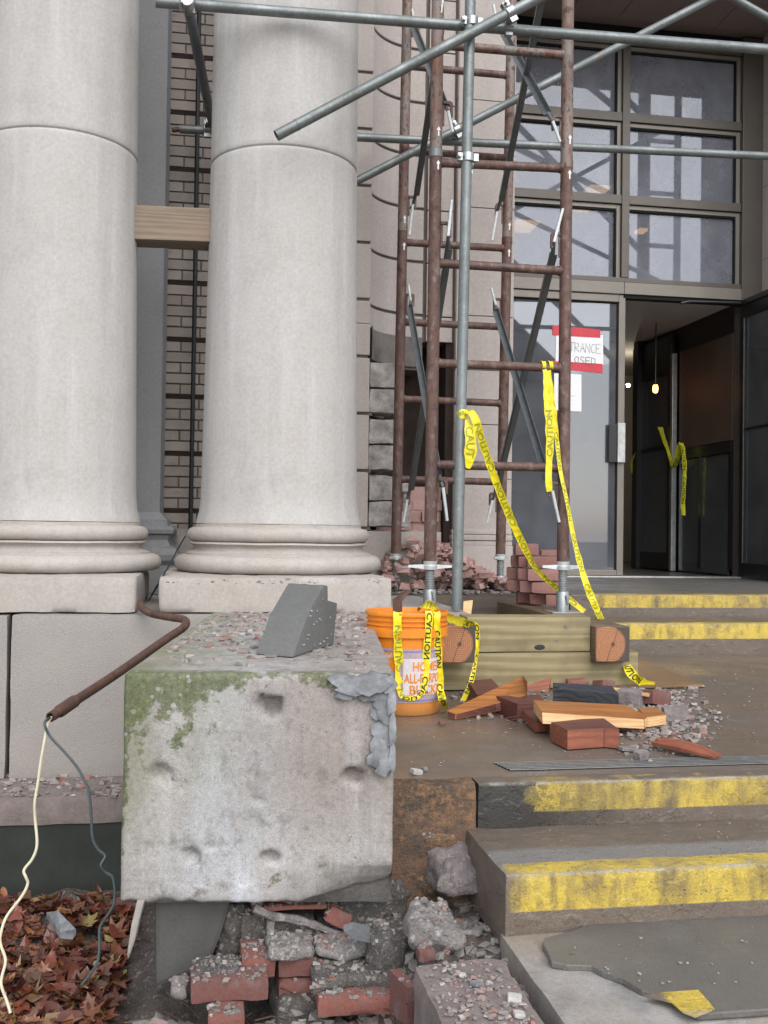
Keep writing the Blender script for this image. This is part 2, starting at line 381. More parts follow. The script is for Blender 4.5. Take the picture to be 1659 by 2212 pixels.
M['w_char'] = m_wood('charred_wood', (.022,.024,.028), (.012,.013,.015), 'X', 18, .5)
M['ply'] = m_wood('wet_plywood', (.23,.145,.075), (.17,.10,.05), 'X', 12, .45, (.12,.075,.04), .5)
def m_end():
    t = NT('timber_end_grain')
    w = t.n('ShaderNodeTexWave'); w.wave_type = 'RINGS'; w.rings_direction = 'Y'; w.inputs['Scale'].default_value = 42
    w.inputs['Distortion'].default_value = 3.2; w.inputs['Detail'].default_value = 4; w.inputs['Detail Scale'].default_value = 2
    t.l(t.co, w.inputs[0]); x,y,z = t.xyz()
    n = t.noise(14, 4); f = t.noise(150, 3, .7)
    r2 = t.math('SQRT', t.math('ADD', t.math('MULTIPLY', x, x), t.math('MULTIPLY', z, z)))
    c = t.mix(t.rng(w.outputs['Fac'], .2, .8), (.40,.185,.085), (.25,.10,.045))
    c = t.mix(t.rng(t.math('ADD', t.math('ADD', r2, t.math('MULTIPLY', x, .35)), t.math('MULTIPLY', n, .03)), .082, .094), c, (.06,.045,.035))
    c = t.mix(t.rng(r2, .012, .004), c, (.05,.03,.02)); ck = t.rng(t.math('ABSOLUTE', t.math('ADD', t.math('SUBTRACT', x, t.math('MULTIPLY', z, .35)), t.math('MULTIPLY', t.math('SUBTRACT', n, .5), .02))), .0022, .0008); c = t.mix(t.math('MULTIPLY', ck, .85), c, (.03,.018,.012)); c = t.mix(.4, c, t.ramp(f, [(.3,.35),(.7,.67)]), 'OVERLAY')
    t.bump(w.outputs['Fac'], .4, .001); return t.fin(c, .55)
M['endgrain'] = m_end()
def m_block():   # local axes: x along front face 0..L, y depth, z height, origin at front bottom left
    t = NT('mossy_concrete'); x,y,z = t.xyz()
    n1 = t.noise(4.5, 6, .62); n2 = t.noise(17, 7, .7); f = t.noise(260, 2, .7); n3 = t.noise(2.3, 5); sp = t.noise(75, 4, .72); n5 = t.noise(6, 6, .66, co=t.map((1,1,.55), loc=(5,2,1)))
    st = t.noise(15, 5, .62, co=t.map((1,1,.08))); st2 = t.noise(6, 5, .6, co=t.map((1,1,.16), loc=(2,0,4)))
    c = t.mix(t.rng(n1,.36,.64), (.255,.235,.215), (.355,.335,.315))
    bl = t.math('MULTIPLY', t.rng(t.math('ABSOLUTE', t.math('SUBTRACT', t.math('ADD', x, t.math('MULTIPLY', n3, .12)), .30)), .04, .22, 1, 0), t.rng(n5, .42, .6))
    c = t.mix(t.math('MULTIPLY', bl, .75), c, (.40,.41,.43))                       # pale lime bloom down the middle
    pk = t.math('MULTIPLY', t.rng(t.math('ADD', x, t.math('MULTIPLY', n3, .35)), .46, .64), t.rng(t.math('ADD', z, t.math('MULTIPLY', n1, .2)), .24, .38))
    c = t.mix(t.math('MULTIPLY', pk, .55), c, (.25,.205,.18))
    c = t.mix(t.math('MULTIPLY', t.rng(st,.52,.70), .5), c, (.41,.40,.39)); c = t.mix(t.math('MULTIPLY', t.rng(st2,.53,.70), .55), c, (.19,.175,.155))
    c = t.mix(t.math('MULTIPLY', t.rng(n2,.52,.64), .6), c, (.15,.135,.12))
    ml = t.rng(x, .0, .34, 1, 0); mt = t.rng(z, .20, .52, 0, 1)
    veil = t.math('MULTIPLY', t.math('MULTIPLY', ml, t.rng(z,.10,.40,0,1)), t.rng(n5, .36, .56))
    c = t.mix(t.math('MULTIPLY', veil, .85), c, (.165,.17,.085))
    edge = t.math('ADD', t.math('MULTIPLY', t.rng(x,.0,.035,1,0), .6), t.math('MULTIPLY', t.rng(z,.49,.56,0,1), .5))
    mm = t.math('ADD', t.math('MULTIPLY', t.math('MULTIPLY', ml, mt), .9), edge)
    mo = t.rng(t.math('ADD', t.math('ADD', t.math('MULTIPLY', n2, .75), t.math('MULTIPLY', n1, .45)), t.math('MULTIPLY', mm, .30)), .735, .79)
    mo = t.math('MULTIPLY', mo, t.rng(y,.02,.07,1,.06))
    lich = t.rng(t.voro(34), .22, .19); mo = t.math('MULTIPLY', mo, t.math('SUBTRACT', 1.0, t.math('MULTIPLY', lich, .85)))   # pale lichen discs in the moss
    c = t.mix(t.math('MULTIPLY', mo, .8), c, t.mix(t.rng(sp,.35,.65), (.045,.062,.018), (.115,.135,.045)))
    ef = t.math('MULTIPLY', t.rng(t.math('ABSOLUTE', t.math('SUBTRACT', x, .30)), .01, .05, 1, 0), t.math('MULTIPLY', t.rng(z,.03,.17,1,0), t.rng(st,.42,.58)))
    c = t.mix(t.math('MULTIPLY', ef, .9), c, (.58,.60,.65))
    wet = t.math('MULTIPLY', t.rng(t.math('ADD', z, t.math('MULTIPLY', n1, .25)), .13, .26, 1, 0), t.rng(t.math('ADD', x, t.math('MULTIPLY', n3, .2)), .40,.68,.05,1))
    c = t.mix(t.math('MULTIPLY', wet, .75), c, (.10,.095,.09))  # front face goes darker towards its lower right
    c = t.mix(.5, c, t.ramp(f, [(.3,.34),(.7,.68)]), 'OVERLAY'); c = t.mix(.4, c, t.ramp(sp, [(.3,.28),(.7,.72)]), 'OVERLAY')
    vp = t.voro(95); ps = t.rng(t.noise(8,3),.48,.58); pit = t.math('MULTIPLY', t.rng(vp,.16,.08), ps)
    c = t.mix(t.math('MULTIPLY', pit, .7), c, (.07,.06,.055))
    t.bump(t.math('ADD', t.math('ADD', t.math('MULTIPLY', f, .35), t.math('MULTIPLY', sp, .8)), t.math('SUBTRACT', t.math('MULTIPLY', mo, .6), t.math('MULTIPLY', pit, 1.2))), .55, .0035); return t.fin(c, .88)
M['block'] = m_block()
def m_slab(name='wet_landing', c1=(.160,.122,.095), c2=(.118,.094,.075), c3=(.18,.16,.145), rough=(.22,.6)):
    t = NT(name); n1 = t.noise(1.8, 5, .6); n2 = t.noise(9, 5, .65); f = t.noise(210, 2, .7); fl = t.voro(70)
    c = t.mix(t.rng(n1,.35,.65), c1, c2); c = t.mix(t.math('MULTIPLY', t.rng(n2,.5,.75), .6), c, c3)
    c = t.mix(.55, c, t.ramp(f, [(.3,.34),(.7,.68)]), 'OVERLAY')
    sel = t.rng(t.noise(33, 2), .56, .6); c = t.mix(t.math('MULTIPLY', t.rng(fl, .10, .07), t.math('MULTIPLY', sel, .7)), c, (.36,.34,.31))
    t.bump(f, .35, .0015); return t.fin(c, t.rng(n1,.35,.62,rough[0],rough[1]))
M['slab'] = m_slab()
M['overlay'] = m_slab('grey_overlay', (.130,.122,.110), (.10,.092,.082), (.15,.145,.135), (.35,.6))
M['pale_bed'] = mk_stone('pale_bedding', (.25,.205,.16), (.31,.30,.285), (.16,.155,.155), .9, gv=.5)
M['kerbstone'] = m_simple('pinkish_kerbstone', (.22,.18,.165), .8, .35, 14, 90, .004)
def m_step(name, zt, yn, x0, hr, wt, wear, x_ramp=.12, dirt=.5, top=True, sooty=None, strip=0):
    """stone step with a yellow painted nosing: riser band of height hr, tread band of width wt, worn by noise"""
    t = NT(name); x,y,z = t.xyz(); n1 = t.noise(3, 5, .6); n2 = t.noise(22, 6, .68); f = t.noise(190, 2, .7); vs = t.noise(13, 5, .65, co=t.map((1,1,.22)))
    pit = t.rng(t.voro(60), .10, .16); sel = t.rng(t.noise(14, 3), .5, .56)
    c = t.mix(t.rng(n1,.35,.65), (.145,.112,.086), (.11,.088,.07)); c = t.mix(t.math('MULTIPLY', t.rng(n2,.5,.7), .4), c, (.18,.165,.15))
    nz = t.n('ShaderNodeSeparateXYZ'); t.l(t.geo('Normal'), nz.inputs[0]); up = t.rng(nz.outputs[2], .4, .8)
    ris = t.rng(t.math('ADD', z, t.math('MULTIPLY', n2, .004)), zt-hr-.001, zt-hr+.002)
    trd = t.rng(t.math('ADD', y, t.math('MULTIPLY', n2, .006)), yn+wt+.004, yn+wt)
    band = t.mix(up, ris, trd)
    if not top: band = t.math('MULTIPLY', band, t.math('MAXIMUM', t.math('SUBTRACT', 1.0, up), t.rng(t.noise(5.5,5,.7), .5, .58, 0, .8)))
    band = t.math('MULTIPLY', band, t.rng(t.math('ADD', x, t.math('MULTIPLY', t.math('SUBTRACT', n2, .5), x_ramp)), x0, x0+.012))
    if sooty is not None:
        so = t.math('MULTIPLY', t.rng(t.math('ADD', x, t.math('MULTIPLY', n2, .25)), sooty+.62, sooty+.28), t.math('SUBTRACT', 1.0, up)); c = t.mix(t.math('MULTIPLY', so, .92), c, (.024,.023,.021)); band = t.math('MULTIPLY', band, t.math('SUBTRACT', 1.0, t.math('MULTIPLY', t.math('MULTIPLY', t.rng(t.math('ADD', x, t.math('MULTIPLY', n2, .4)), sooty+.75, sooty+.25), t.rng(n2,.44,.52)), .95)))
    if strip: c = t.mix(t.math('MULTIPLY', t.math('MULTIPLY', up, t.rng(t.math('ADD', y, t.math('MULTIPLY', n1, .03)), yn+wt+strip+.03, yn+wt+strip)), .7), c, (.20,.195,.19))
    wr = t.rng(t.math('ADD', t.math('MULTIPLY', vs, .55), t.math('MULTIPLY', n2, .45)), wear-.12, wear+.11)
    wr = t.math('MAXIMUM', wr, t.math('MULTIPLY', up, .6))
    nose = t.rng(z, zt-.011, zt-.005); nose = t.math('MULTIPLY', nose, t.rng(y, yn+.014, yn+.006))
    dark = t.mix(t.rng(vs,.35,.6), (.085,.068,.03), (.21,.16,.035)); ylw = t.mix(t.rng(n2,.4,.7), (.57,.41,.065), (.42,.31,.05))
    pc = t.mix(wr, dark, ylw)
    pc = t.mix(t.math('MULTIPLY', t.rng(vs,.60,.74), dirt), pc, (.075,.065,.045))
    c = t.mix(t.math('MULTIPLY', band, t.math('ADD', .25, t.math('MULTIPLY', wr, .75))), c, pc)
    c = t.mix(t.math('MULTIPLY', nose, t.rng(n2,.42,.58,.2,.85)), c, (.32,.29,.25))
    c = t.mix(.5, c, t.ramp(f, [(.3,.34),(.7,.68)]), 'OVERLAY')
    c = t.mix(t.math('MULTIPLY', t.math('SUBTRACT', 1.0, pit), t.math('MULTIPLY', sel, .75)), c, (.03,.025,.02))
    t.bump(t.math('ADD', f, t.math('ADD', n2, t.math('MULTIPLY', pit, sel))), .5, .003); return t.fin(c, t.rng(n1,.3,.65,.3,.6))
def m_island(name, stops, rough=.85, ov=.5, scale=120, by='Random Per Island', dirt=(.12,.10,.09), damt=.5):
    t = NT(name); f = t.noise(scale, 3, .7); n = t.noise(26, 5, .65)
    ri = t.geo(by) if by != 'obj' else t.n('ShaderNodeObjectInfo').outputs['Random']
    c = t.ramp(ri, stops); c = t.mix(ov, c, t.ramp(f, [(.3,.34),(.7,.68)]), 'OVERLAY')
    c = t.mix(t.math('MULTIPLY', t.rng(n,.52,.7), damt), c, dirt)
    t.bump(t.math('ADD', f, n), .5, .0025); return t.fin(c, rough)
M['grit'] = m_island('mixed_debris', [(0,(.40,.37,.34)),(.2,(.28,.25,.23)),(.36,(.24,.21,.195)),(.44,(.30,.12,.09)),(.52,(.27,.23,.21)),(.8,(.16,.15,.145)),(1,(.33,.25,.215))], damt=.5, dirt=(.25,.215,.19))
M['grit_grey'] = m_island('grey_rubble', [(0,(.34,.32,.30)),(.4,(.20,.185,.17)),(.7,(.13,.12,.11)),(.9,(.26,.23,.21)),(1,(.28,.10,.07))], damt=.4)
M['pinkrubble'] = m_island('broken_brick', [(0,(.37,.215,.19)),(.5,(.42,.27,.24)),(.8,(.33,.185,.16)),(1,(.43,.34,.31))], damt=.35, dirt=(.42,.33,.30))
M['red_brick'] = m_island('old_red_brick', [(0,(.185,.075,.06)),(.5,(.15,.064,.054)),(1,(.23,.085,.065))], by='obj', damt=.85, dirt=(.17,.125,.115))
M['stack_brick'] = m_island('dusty_brick', [(0,(.26,.125,.105)),(.5,(.33,.175,.15)),(1,(.22,.10,.085))], by='obj', damt=.6, dirt=(.34,.22,.19))
M['leaf'] = m_island('autumn_leaf', [(0,(.095,.03,.022)),(.25,(.21,.058,.03)),(.45,(.12,.045,.038)),(.6,(.27,.11,.045)),(.72,(.20,.10,.065)),(.88,(.07,.04,.032)),(.95,(.36,.22,.10)),(1,(.30,.25,.09))], rough=.35, damt=.35, dirt=(.07,.035,.025), scale=40)
M['litter'] = m_simple('leaf_mould', (.07,.042,.028), .85, .5, 20, 80, .006)
M['dirt'] = m_mortar('rubble_dirt', (.14,.115,.098), (.32,.28,.25), .010)
M['chip_white'] = m_simple('pale_chip', (.52,.50,.47), .8, .3, 40)
M['asphalt'] = m_simple('wet_asphalt', (.05,.05,.05), .6, .3, 3, 200)
M['stick'] = m_simple('pale_lath', (.30,.27,.24), .8, .3, 20)
def m_bucket():
    t = NT('orange_plastic'); x,y,z = t.xyz(); n = t.noise(14, 6, .7); s_ = t.noise(40, 4, .7, co=t.map((1,1,.12))); f = t.noise(120,3,.7)
    c = t.mix(t.rng(n,.35,.7), (.78,.25,.012), (.66,.20,.012)); d_ = t.math('ADD', t.rng(t.math('ADD', z, t.math('MULTIPLY', n, .10)), .15, .06, 0, .8), t.math('MULTIPLY', t.rng(s_,.55,.7), .25))
    c = t.mix(d_, c, (.42,.20,.07)); c = t.mix(.2, c, t.ramp(f, [(.3,.3),(.7,.7)]), 'OVERLAY'); t.bump(f,.2,.0006); return t.fin(c, t.rng(n,.3,.7,.35,.6))
M['orange'] = m_bucket()
M['dirty_orange'] = m_simple('dusty_orange', (.58,.22,.035), .55, .3, 12, 80, .0006)
M['lilac'] = m_simple('faded_lilac_print', (.42,.33,.36), .5, .2, 14)
M['blue_line'] = m_simple('blue_print', (.22,.20,.45), .5, .2, 14)
M['label'] = m_simple('label_white', (.66,.60,.60), .5, .15, 10)
M['print_or'] = m_simple('orange_print', (.72,.24,.02), .5, .1)
def m_glass(name, tint, refl=.5, base=.10, dust_haze=.0, dcol=(.5,.5,.52)):
    t = NT(name); t.t.nodes.remove(t.b)
    tr = t.n('ShaderNodeBsdfTransparent'); tr.inputs[0].default_value = (*tint, 1)
    gl = t.n('ShaderNodeBsdfGlossy'); gl.inputs['Roughness'].default_value = .015; gl.inputs['Color'].default_value = (.9,.93,1,1)
    lw = t.n('ShaderNodeLayerWeight'); lw.inputs[0].default_value = .35
    fac = t.rng(lw.outputs['Fresnel'], 0, 1, base, refl); mx = t.n('ShaderNodeMixShader')
    t.l(fac, mx.inputs[0]); t.l(tr.outputs[0], mx.inputs[1]); t.l(gl.outputs[0], mx.inputs[2]); 
    df = t.n('ShaderNodeBsdfDiffuse'); df.inputs[0].default_value = (*dcol, 1); m2 = t.n('ShaderNodeMixShader')  # pale diffuse share paints haze and reflected brightness in with the dust
    dn = t.rng(t.noise(2.5, 5, .65), .3, .7, dust_haze*.6, dust_haze*1.4); t.l(dn, m2.inputs[0]); t.l(mx.outputs[0], m2.inputs[1]); t.l(df.outputs[0], m2.inputs[2])
    t.l(m2.outputs[0], t.out.inputs['Surface']); return t.m
M['glass'] = m_glass('window_glass', (.62,.62,.62), .8, .06, .38, (.33,.345,.40))
M['glass_door'] = m_glass('door_glass', (.5,.5,.5), .9, .075, .20, (.34,.36,.40))
M['glass_dark'] = m_glass('dark_glass', (.35,.36,.36), .7, .06, .09, (.55,.57,.57))
def m_emit(name, col, st):
    t = NT(name); t.b.inputs['Emission Color'].default_value = (*col, 1); t.b.inputs['Emission Strength'].default_value = st
    return t.fin(col, .4)
M['lamp_w'] = m_emit('lamp_white', (1,.93,.75), 330); M['lamp_o'] = m_emit('lamp_orange', (1,.32,.07), 7); M['lamp_warm'] = m_emit('lamp_warm', (1,.62,.28), 1.0)
M['bark'] = m_simple('dark_house', (.035,.04,.05), .8)

# ================================================================= THE SETTING
# street level, landing and steps
Y1, Y2, Y3 = aZ(1250, 1686, 0).y, aZ(1300, 1880, -.119).y, aZ(1560, 2188, -.242).y
XL = 0.49                                   # landing's left end, against the concrete block
b = MB(); b.box((-150, -150, -1.1), (150, 150, -.92)); structure(b.build('street', M['asphalt'], loc=(0,0,-.92)))
YD = 8.0                                    # plane of the door and window
YS = aZ(1380, 1414, 0).y                    # foot of the two upper steps
X_END = 9.0
XB = aZ(1030, 1690, 0).x                    # where the lower steps begin
def stone(name, lo, hi, m, div=.05, rad=.01, amp=.002, chip=0, parent=None, seed=0):
    q = MB(); q.rblock([hi[i]-lo[i] for i in range(3)], frame4(lo, (1,0,0), (0,1,0), (0,0,1)), div, rad, amp, chip, seed=seed)
    return q.build(name, m, parent, smooth=True, loc=None if parent else (0,0,0), angle=60)
b = MB(); b.box((XL, Y1+.075, -.4), (X_END, YS+.02, -.001)); structure(b.build('landing', M['slab'], loc=(0,0,0)))
M['step_a'] = m_step('landing_edge_paint', 0, Y1, aZ(1140,1690,0).x, .078, .05, .47, .25, .8, top=False, sooty=XB)
M['step_b'] = m_step('step_paint_near', -.119, Y2, aZ(1092,1890,-.119).x+.005, .085, .075, .45, .03, .85, strip=.10)
M['step_c'] = m_step('upper_step_paint', .17, YS, aY(1360,1345,YS).x-.4, .085, .05, .40, .05, .55)
M['step_d'] = m_step('top_step_paint', .30, YS+.42, aY(1274,1295,YS+.42).x, .075, .10, .46, .1, .8)
# landing edge course with worn yellow band
structure(stone('landing_edge', (XB, Y1, -.125), (X_END, Y1+.08, 0), M['step_a'], .03, .008, .0025, .008))
structure(stone('broken_landing_edge', (XL-.06, Y1+.001, -.36), (XB-.001, Y1+.08, -.001), M['brown_stone'], .014, .006, .005, .012), )
structure(stone('step', (XB-.03, Y2, -.30), (X_END, Y1+.03, -.119), M['step_b'], .03, .010, .003, .010))
for n_, (lo, hi, m) in enumerate([((.9, YS, -.05), (X_END, YS+.5, .17), 'step_c'), ((aY(1232,1300,YS+.42).x, YS+.42, .1), (X_END, YS+.62, .30), 'step_d')]):
    structure(stone('step', lo, hi, M[m], .05, .008, .003, .012, seed=n_*7))
b = MB(); b.box((1.05, YS+.60, .0), (X_END, YD+.05, .297)); structure(b.build('upper_landing', M['overlay'], loc=(0,0,0)))
# lowest visible step: pale bed with a broken grey overlay and a patch of yellow paint
zb = -.242
xs = aZ(1105, 2037, zb).x
structure(stone('lower_step', (xs, Y3, -.9), (X_END, Y2+.03, zb-.014), M['pale_bed'], .035, .010, .003, .012))
M['step_e'] = m_step('overlay_paint', zb, Y3, aZ(1385,2110,zb).x, .012, .10, .40, .02, .4)
pts = [(1177,2039),(1172,2052),(1184,2072),(1191,2091),(1225,2098),(1278,2100),(1300,2112),(1345,2128),(1386,2154),(1450,2168),(1476,2190),(1501,2201)]
poly = [aZ(x, y, zb-.014) for x, y in pts]; poly[-1] = Vector((poly[-1].x, Y3+.004, zb-.014))
poly += [Vector((X_END, Y3+.004, zb-.014)), Vector((X_END, Y2+.0, zb-.014)), Vector((aZ(1275,2010,zb).x, Y2, zb-.014)), aZ(1240, 2022, zb-.014)]
b = MB(); b.prism(poly, (0,0,.014)); structure(b.build('step_overlay', M['overlay'], loc=(0,0,0), bevel=.003))
b = MB(); pp = [aZ(x,y,zb+.001) for x,y in [(1390,2153),(1420,2146),(1508,2140),(1531,2165),(1544,2182),(1501,2199),(1476,2189),(1450,2167)]]
b.prism(pp, (0,0,.002)); structure(b.build('painted_patch', M['step_e'], loc=(0,0,0)))
b = MB(); b.box((xs, Y3-.4, -.9), (X_END, Y3+.02, zb-.13)); structure(b.build('step', M['overlay'], loc=(0,0,0)))
# earth: leaf pit at the left, rubble bank below the block
def ground_h(x, y):
    n = noise.noise(Vector((x*3, y*3, 0)))*.05 + noise.noise(Vector((x*11, y*11, 2)))*.03 + noise.noise(Vector((x*27, y*27, 6)))*.016*(1 if x > -.3 else .3)
    base = -.72
    pit_edge = -.30 + (3.9-y)*.02
    t = min(1, max(0, (x-(-.27 + .08*(y-2.4)))/.11)); t = t*t*(3-2*t)
    r = min(1, max(0, (x-.36)/.2)); r = r*r*(3-2*r); bank = -.53*(1-r) - .31*r - max(0,min(.12,(y-2.45)*.6))*(1-r)
    return base*(1-t) + bank*t + n
b = MB(); b.grid(lambda u, v: Vector((-5.2+6.0*u, 1.3+2.75*v, ground_h(-5.2+6.0*u, 1.3+2.75*v))), 330, 160)
structure(b.build('earth', M['dirt'], loc=(0,0,0), smooth='all'))

# ================================================================= COLUMNS AND THEIR FOOTING
YC = 5.0
def col_prof(z0):
    pr = [(.40,.455)]
    for i in range(13):
        a = -math.pi/2 + math.pi*i/12; pr.append((.455+.042*math.cos(a), .4955+.0395*math.sin(a)))
    pr += [(.446,.536),(.446,.543)]
    for i in range(9):
        a = i/8; pr.append((.444-.034*math.sin(math.pi*a)-.016*a, .543+.043*a))
    pr += [(.426,.588),(.426,.594)]
    for i in range(11):
        a = -math.pi/2 + math.pi*i/10; pr.append((.402+.034*math.cos(a), .629+.034*math.sin(a)))
    pr += [(.396,.665),(.396,.678)]
    return pr
def rough_lathe(q, prof, c, n, amp, freq=7):
    i0 = len(q.v); q.lathe(prof, c, n)
    for i in range(i0, len(q.v)):
        p = q.v[i]; d = Vector((p.x-c[0], p.y-c[1], 0)).normalized()
        q.v[i] = p + d*(noise.noise(p*freq)*amp + noise.noise(p*freq*4)*amp*.5) + Vector((0,0,noise.noise(p*freq+Vector((9,9,9)))*amp*.7))
ZJ = 2.40
for k, (cx, cy) in enumerate([(602.5, 1140), (115, 1133)]):
    c = aY(cx, cy, YC); c.z = 0
    root = thing('column', ['smooth pale limestone column standing beside the scaffold, orange bucket in front of its right foot', 'smooth pale limestone column cut by the left edge of the photo, left neighbour of the one by the scaffold'][k], 'column', (c.x, c.y, .3), 'limestone columns of the porch')
    q = MB(); rough_lathe(q, col_prof(0), (c.x, c.y, 0), 120, .004); q.build('moulded_base', M['lime_base'], root, smooth=True, angle=50)
    sh = [(.396,.680),(.393,.70),(.382,.74),(.376,.80),(.3735,.9),(.366,1.4),(.358,2.0),(.3545,ZJ-.05),(.3542,ZJ-.03),(.354,ZJ-.014),(.352,ZJ-.008),(.348,ZJ-.004),(.345,ZJ)]
    q = MB(); q.lathe(sh, (c.x, c.y, 0), 128); q.build('shaft_drum', M['lime'], root, smooth=True, angle=60)
    sh = [(.345,ZJ),(.348,ZJ+.002),(.352,ZJ+.005),(.3538,ZJ+.009),(.3536,ZJ+.03),(.3534,ZJ+.06),(.351,3.0),(.345,4.5),(.335,6.3)]
    q = MB(); q.lathe(sh, (c.x, c.y, 0), 128); q.build('shaft_drum', M['lime'], root, smooth=True, angle=60)
    # plinth, chipped along its edges
    x0, x1 = [(aZ(341,1318,.32).x, aZ(833,1320,.3).x), (aZ(300,1318,.3).x-1.02, aZ(300,1318,.3).x)][k]
    yf = aZ(600,1325,.303).y
    q = MB(); q.rblock((x1-x0, 1.0, .15), frame4((x0, yf, .304), (1,0,0), (0,1,0), (0,0,1)), .025, .012, .004, .03, seed=k*5)
    q.build('plinth', M['tooled'] if k==2 else M['lime_base'], root, smooth=True, angle=60)
YP = yf
# coursed footing under the columns, ledge, dark lower wall
fw = thing('footing_wall', 'tooled stone footing course below the two column plinths', 'wall', (-.6, YP-.03, -.36))
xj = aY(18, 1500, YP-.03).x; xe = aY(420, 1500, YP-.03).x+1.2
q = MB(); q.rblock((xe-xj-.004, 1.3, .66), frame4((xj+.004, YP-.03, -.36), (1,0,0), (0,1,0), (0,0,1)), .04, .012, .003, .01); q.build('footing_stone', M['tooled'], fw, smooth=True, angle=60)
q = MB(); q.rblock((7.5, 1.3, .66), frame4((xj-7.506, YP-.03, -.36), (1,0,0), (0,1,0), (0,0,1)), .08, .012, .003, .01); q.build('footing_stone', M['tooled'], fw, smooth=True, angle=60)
yl = aZ(130, 1722, -.355).y
structure(stone('ledge', (-9, yl, -.46), (.25, YP+.1, -.357), M['kerbstone'], .05, .012, .004, .012))
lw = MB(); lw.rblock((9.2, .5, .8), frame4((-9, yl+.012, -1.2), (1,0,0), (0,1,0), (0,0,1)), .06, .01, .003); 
t = lw.build('low_wall', M['low_wall'], loc=(0,0,0), smooth=True); tag(t, 'dark low wall under the debris strewn ledge at left', 'wall')

# ================================================================= BUILDING FRONT
YW, YN, YPIER = 6.2, 6.58, 6.6
bd = thing('building', 'pale stone and brick building front with a tall glazed entrance behind the scaffold', 'building', (1.0, 6.6, 0))
# tan brick wall between the columns: deep joints every five courses
xb0, xb1 = aY(330, 700, YW).x-.05, aY(470, 700, YW).x+.5
def zW(y, x=400, Y=YW): return aY(x, y, Y).z
zjt = zW(123+0, 400); cp = .3385
q = MB(); q.box((xb0-.3, YW+.012, -.2), (xb1, YW+.3, 7.0)); q.build('mortar_bed', M['bed_tan'], bd)
qd = MB(); q = MB(); zj = aY(400, 247.5/2*1.0, YW).z     # a deep joint (photo y 124)
for k in range(-14, 14):
    zb_ = zj + k*cp
    if zb_ > 0: qd.box((xb0-.29, YW+.004, zb_-.004), (xb1, YW+.05, zb_+.020))
    for r_ in range(5):
        z0 = zb_ + .022 + r_*(cp-.022)/5; h = (cp-.022)/5 - .009
        if z0 < -.1 or z0 > 6.9: continue
        x = xb0 + (.11 if (r_+k) % 2 else 0) - .21
        while x < xb1:
            w = .205; y_ = YW + rnd.uniform(-.002,.002)
            q.box((max(x,xb0-.28), y_, z0), (min(x+w,xb1), YW+.05, z0+h)); x += w+.01
q.build('brick_wall', M['brick_tan'], bd, bevel=.002)
qd.build('deep_joint', M['cavity'], bd)
# grey pilaster behind the left column, with moulded foot
px0, px1 = aY(290, 700, 5.75).x-.4, aY(352, 720, 5.75).x
q = MB(); q.box((px0, 5.75, .7), (px1, YW+.02, 7.0)); q.build('pilaster', M['grey_stone'], bd, bevel=.004)
q = MB(); q.box((-9, 5.95, -.3), (px0-.003, YW+.3, 7.0)); q.build('left_wall', M['pier'], bd)
prof = [(0,.30),(.05,.30),(.05,.455),(.11,.455)] 
q = MB()
fp = [(.0,.30),(.09,.30),(.09,.45),(.075,.455),(.10,.48),(.105,.51),(.09,.545),(.06,.56),(.045,.59),(.055,.615),(.075,.625),(.08,.645),(.07,.665),(.045,.67),(.04,.70),(.0,.74)]
for (o0, z0), (o1, z1) in zip(fp[:-1], fp[1:]):
    a0 = [(px0-.0, 5.75-o0, z0), (px1+o0, 5.75-o0, z0), (px1+o0, YW, z0)]; a1 = [(px0, 5.75-o1, z1), (px1+o1, 5.75-o1, z1), (px1+o1, YW, z1)]
    q.add(a0+a1, [(0,1,4,3),(1,2,5,4)])
q.build('pilaster_foot', M['grey_stone'], bd, smooth=True)
q = MB(); q.box((-1.2, YW-.02, -.2), (1.4, YW+.3, aY(400,1142,YW).z)); q.build('wall_foot', M['lime_base'], bd, bevel=.004)
# rusticated courses: flat pier face, small return, quarter round niche flank
xp0 = xb1-.3; xpf = aY(770,700,YW).x; xpe = aY(803, 480, YW).x; xpn = aY(912, 600, YN+.03).x
zc = aY(780, 158, YW).z; zg = .018
def cove(x0, xs, xe, yf, ys, yb, z0, z1, mb, mi=0, n=12):
    """course: face at yf to xs, return to ys, quarter cove to (xe, yb)"""
    pl = [(x0, yf), (xs, yf), (xs, ys)]
    for i in range(1, n+1):
        a = (math.pi/2)*i/n; pl.append((xs + (xe-xs)*(1-math.cos(a)), ys + (yb-ys)*math.sin(a)))
    pl += [(xe, yb+.35), (x0, yb+.35)]
    mb.prism([Vector((x, y, z0)) for x, y in pl], (0,0,z1-z0), mi)
CH = aY(780, 158, YW).z - aY(780, 280.5, YW).z
zh = aY(830, 715, YW+.1).z        # below this the niche facing has been broken off
q = MB(); q2 = MB(); q3 = MB(); qs = MB()
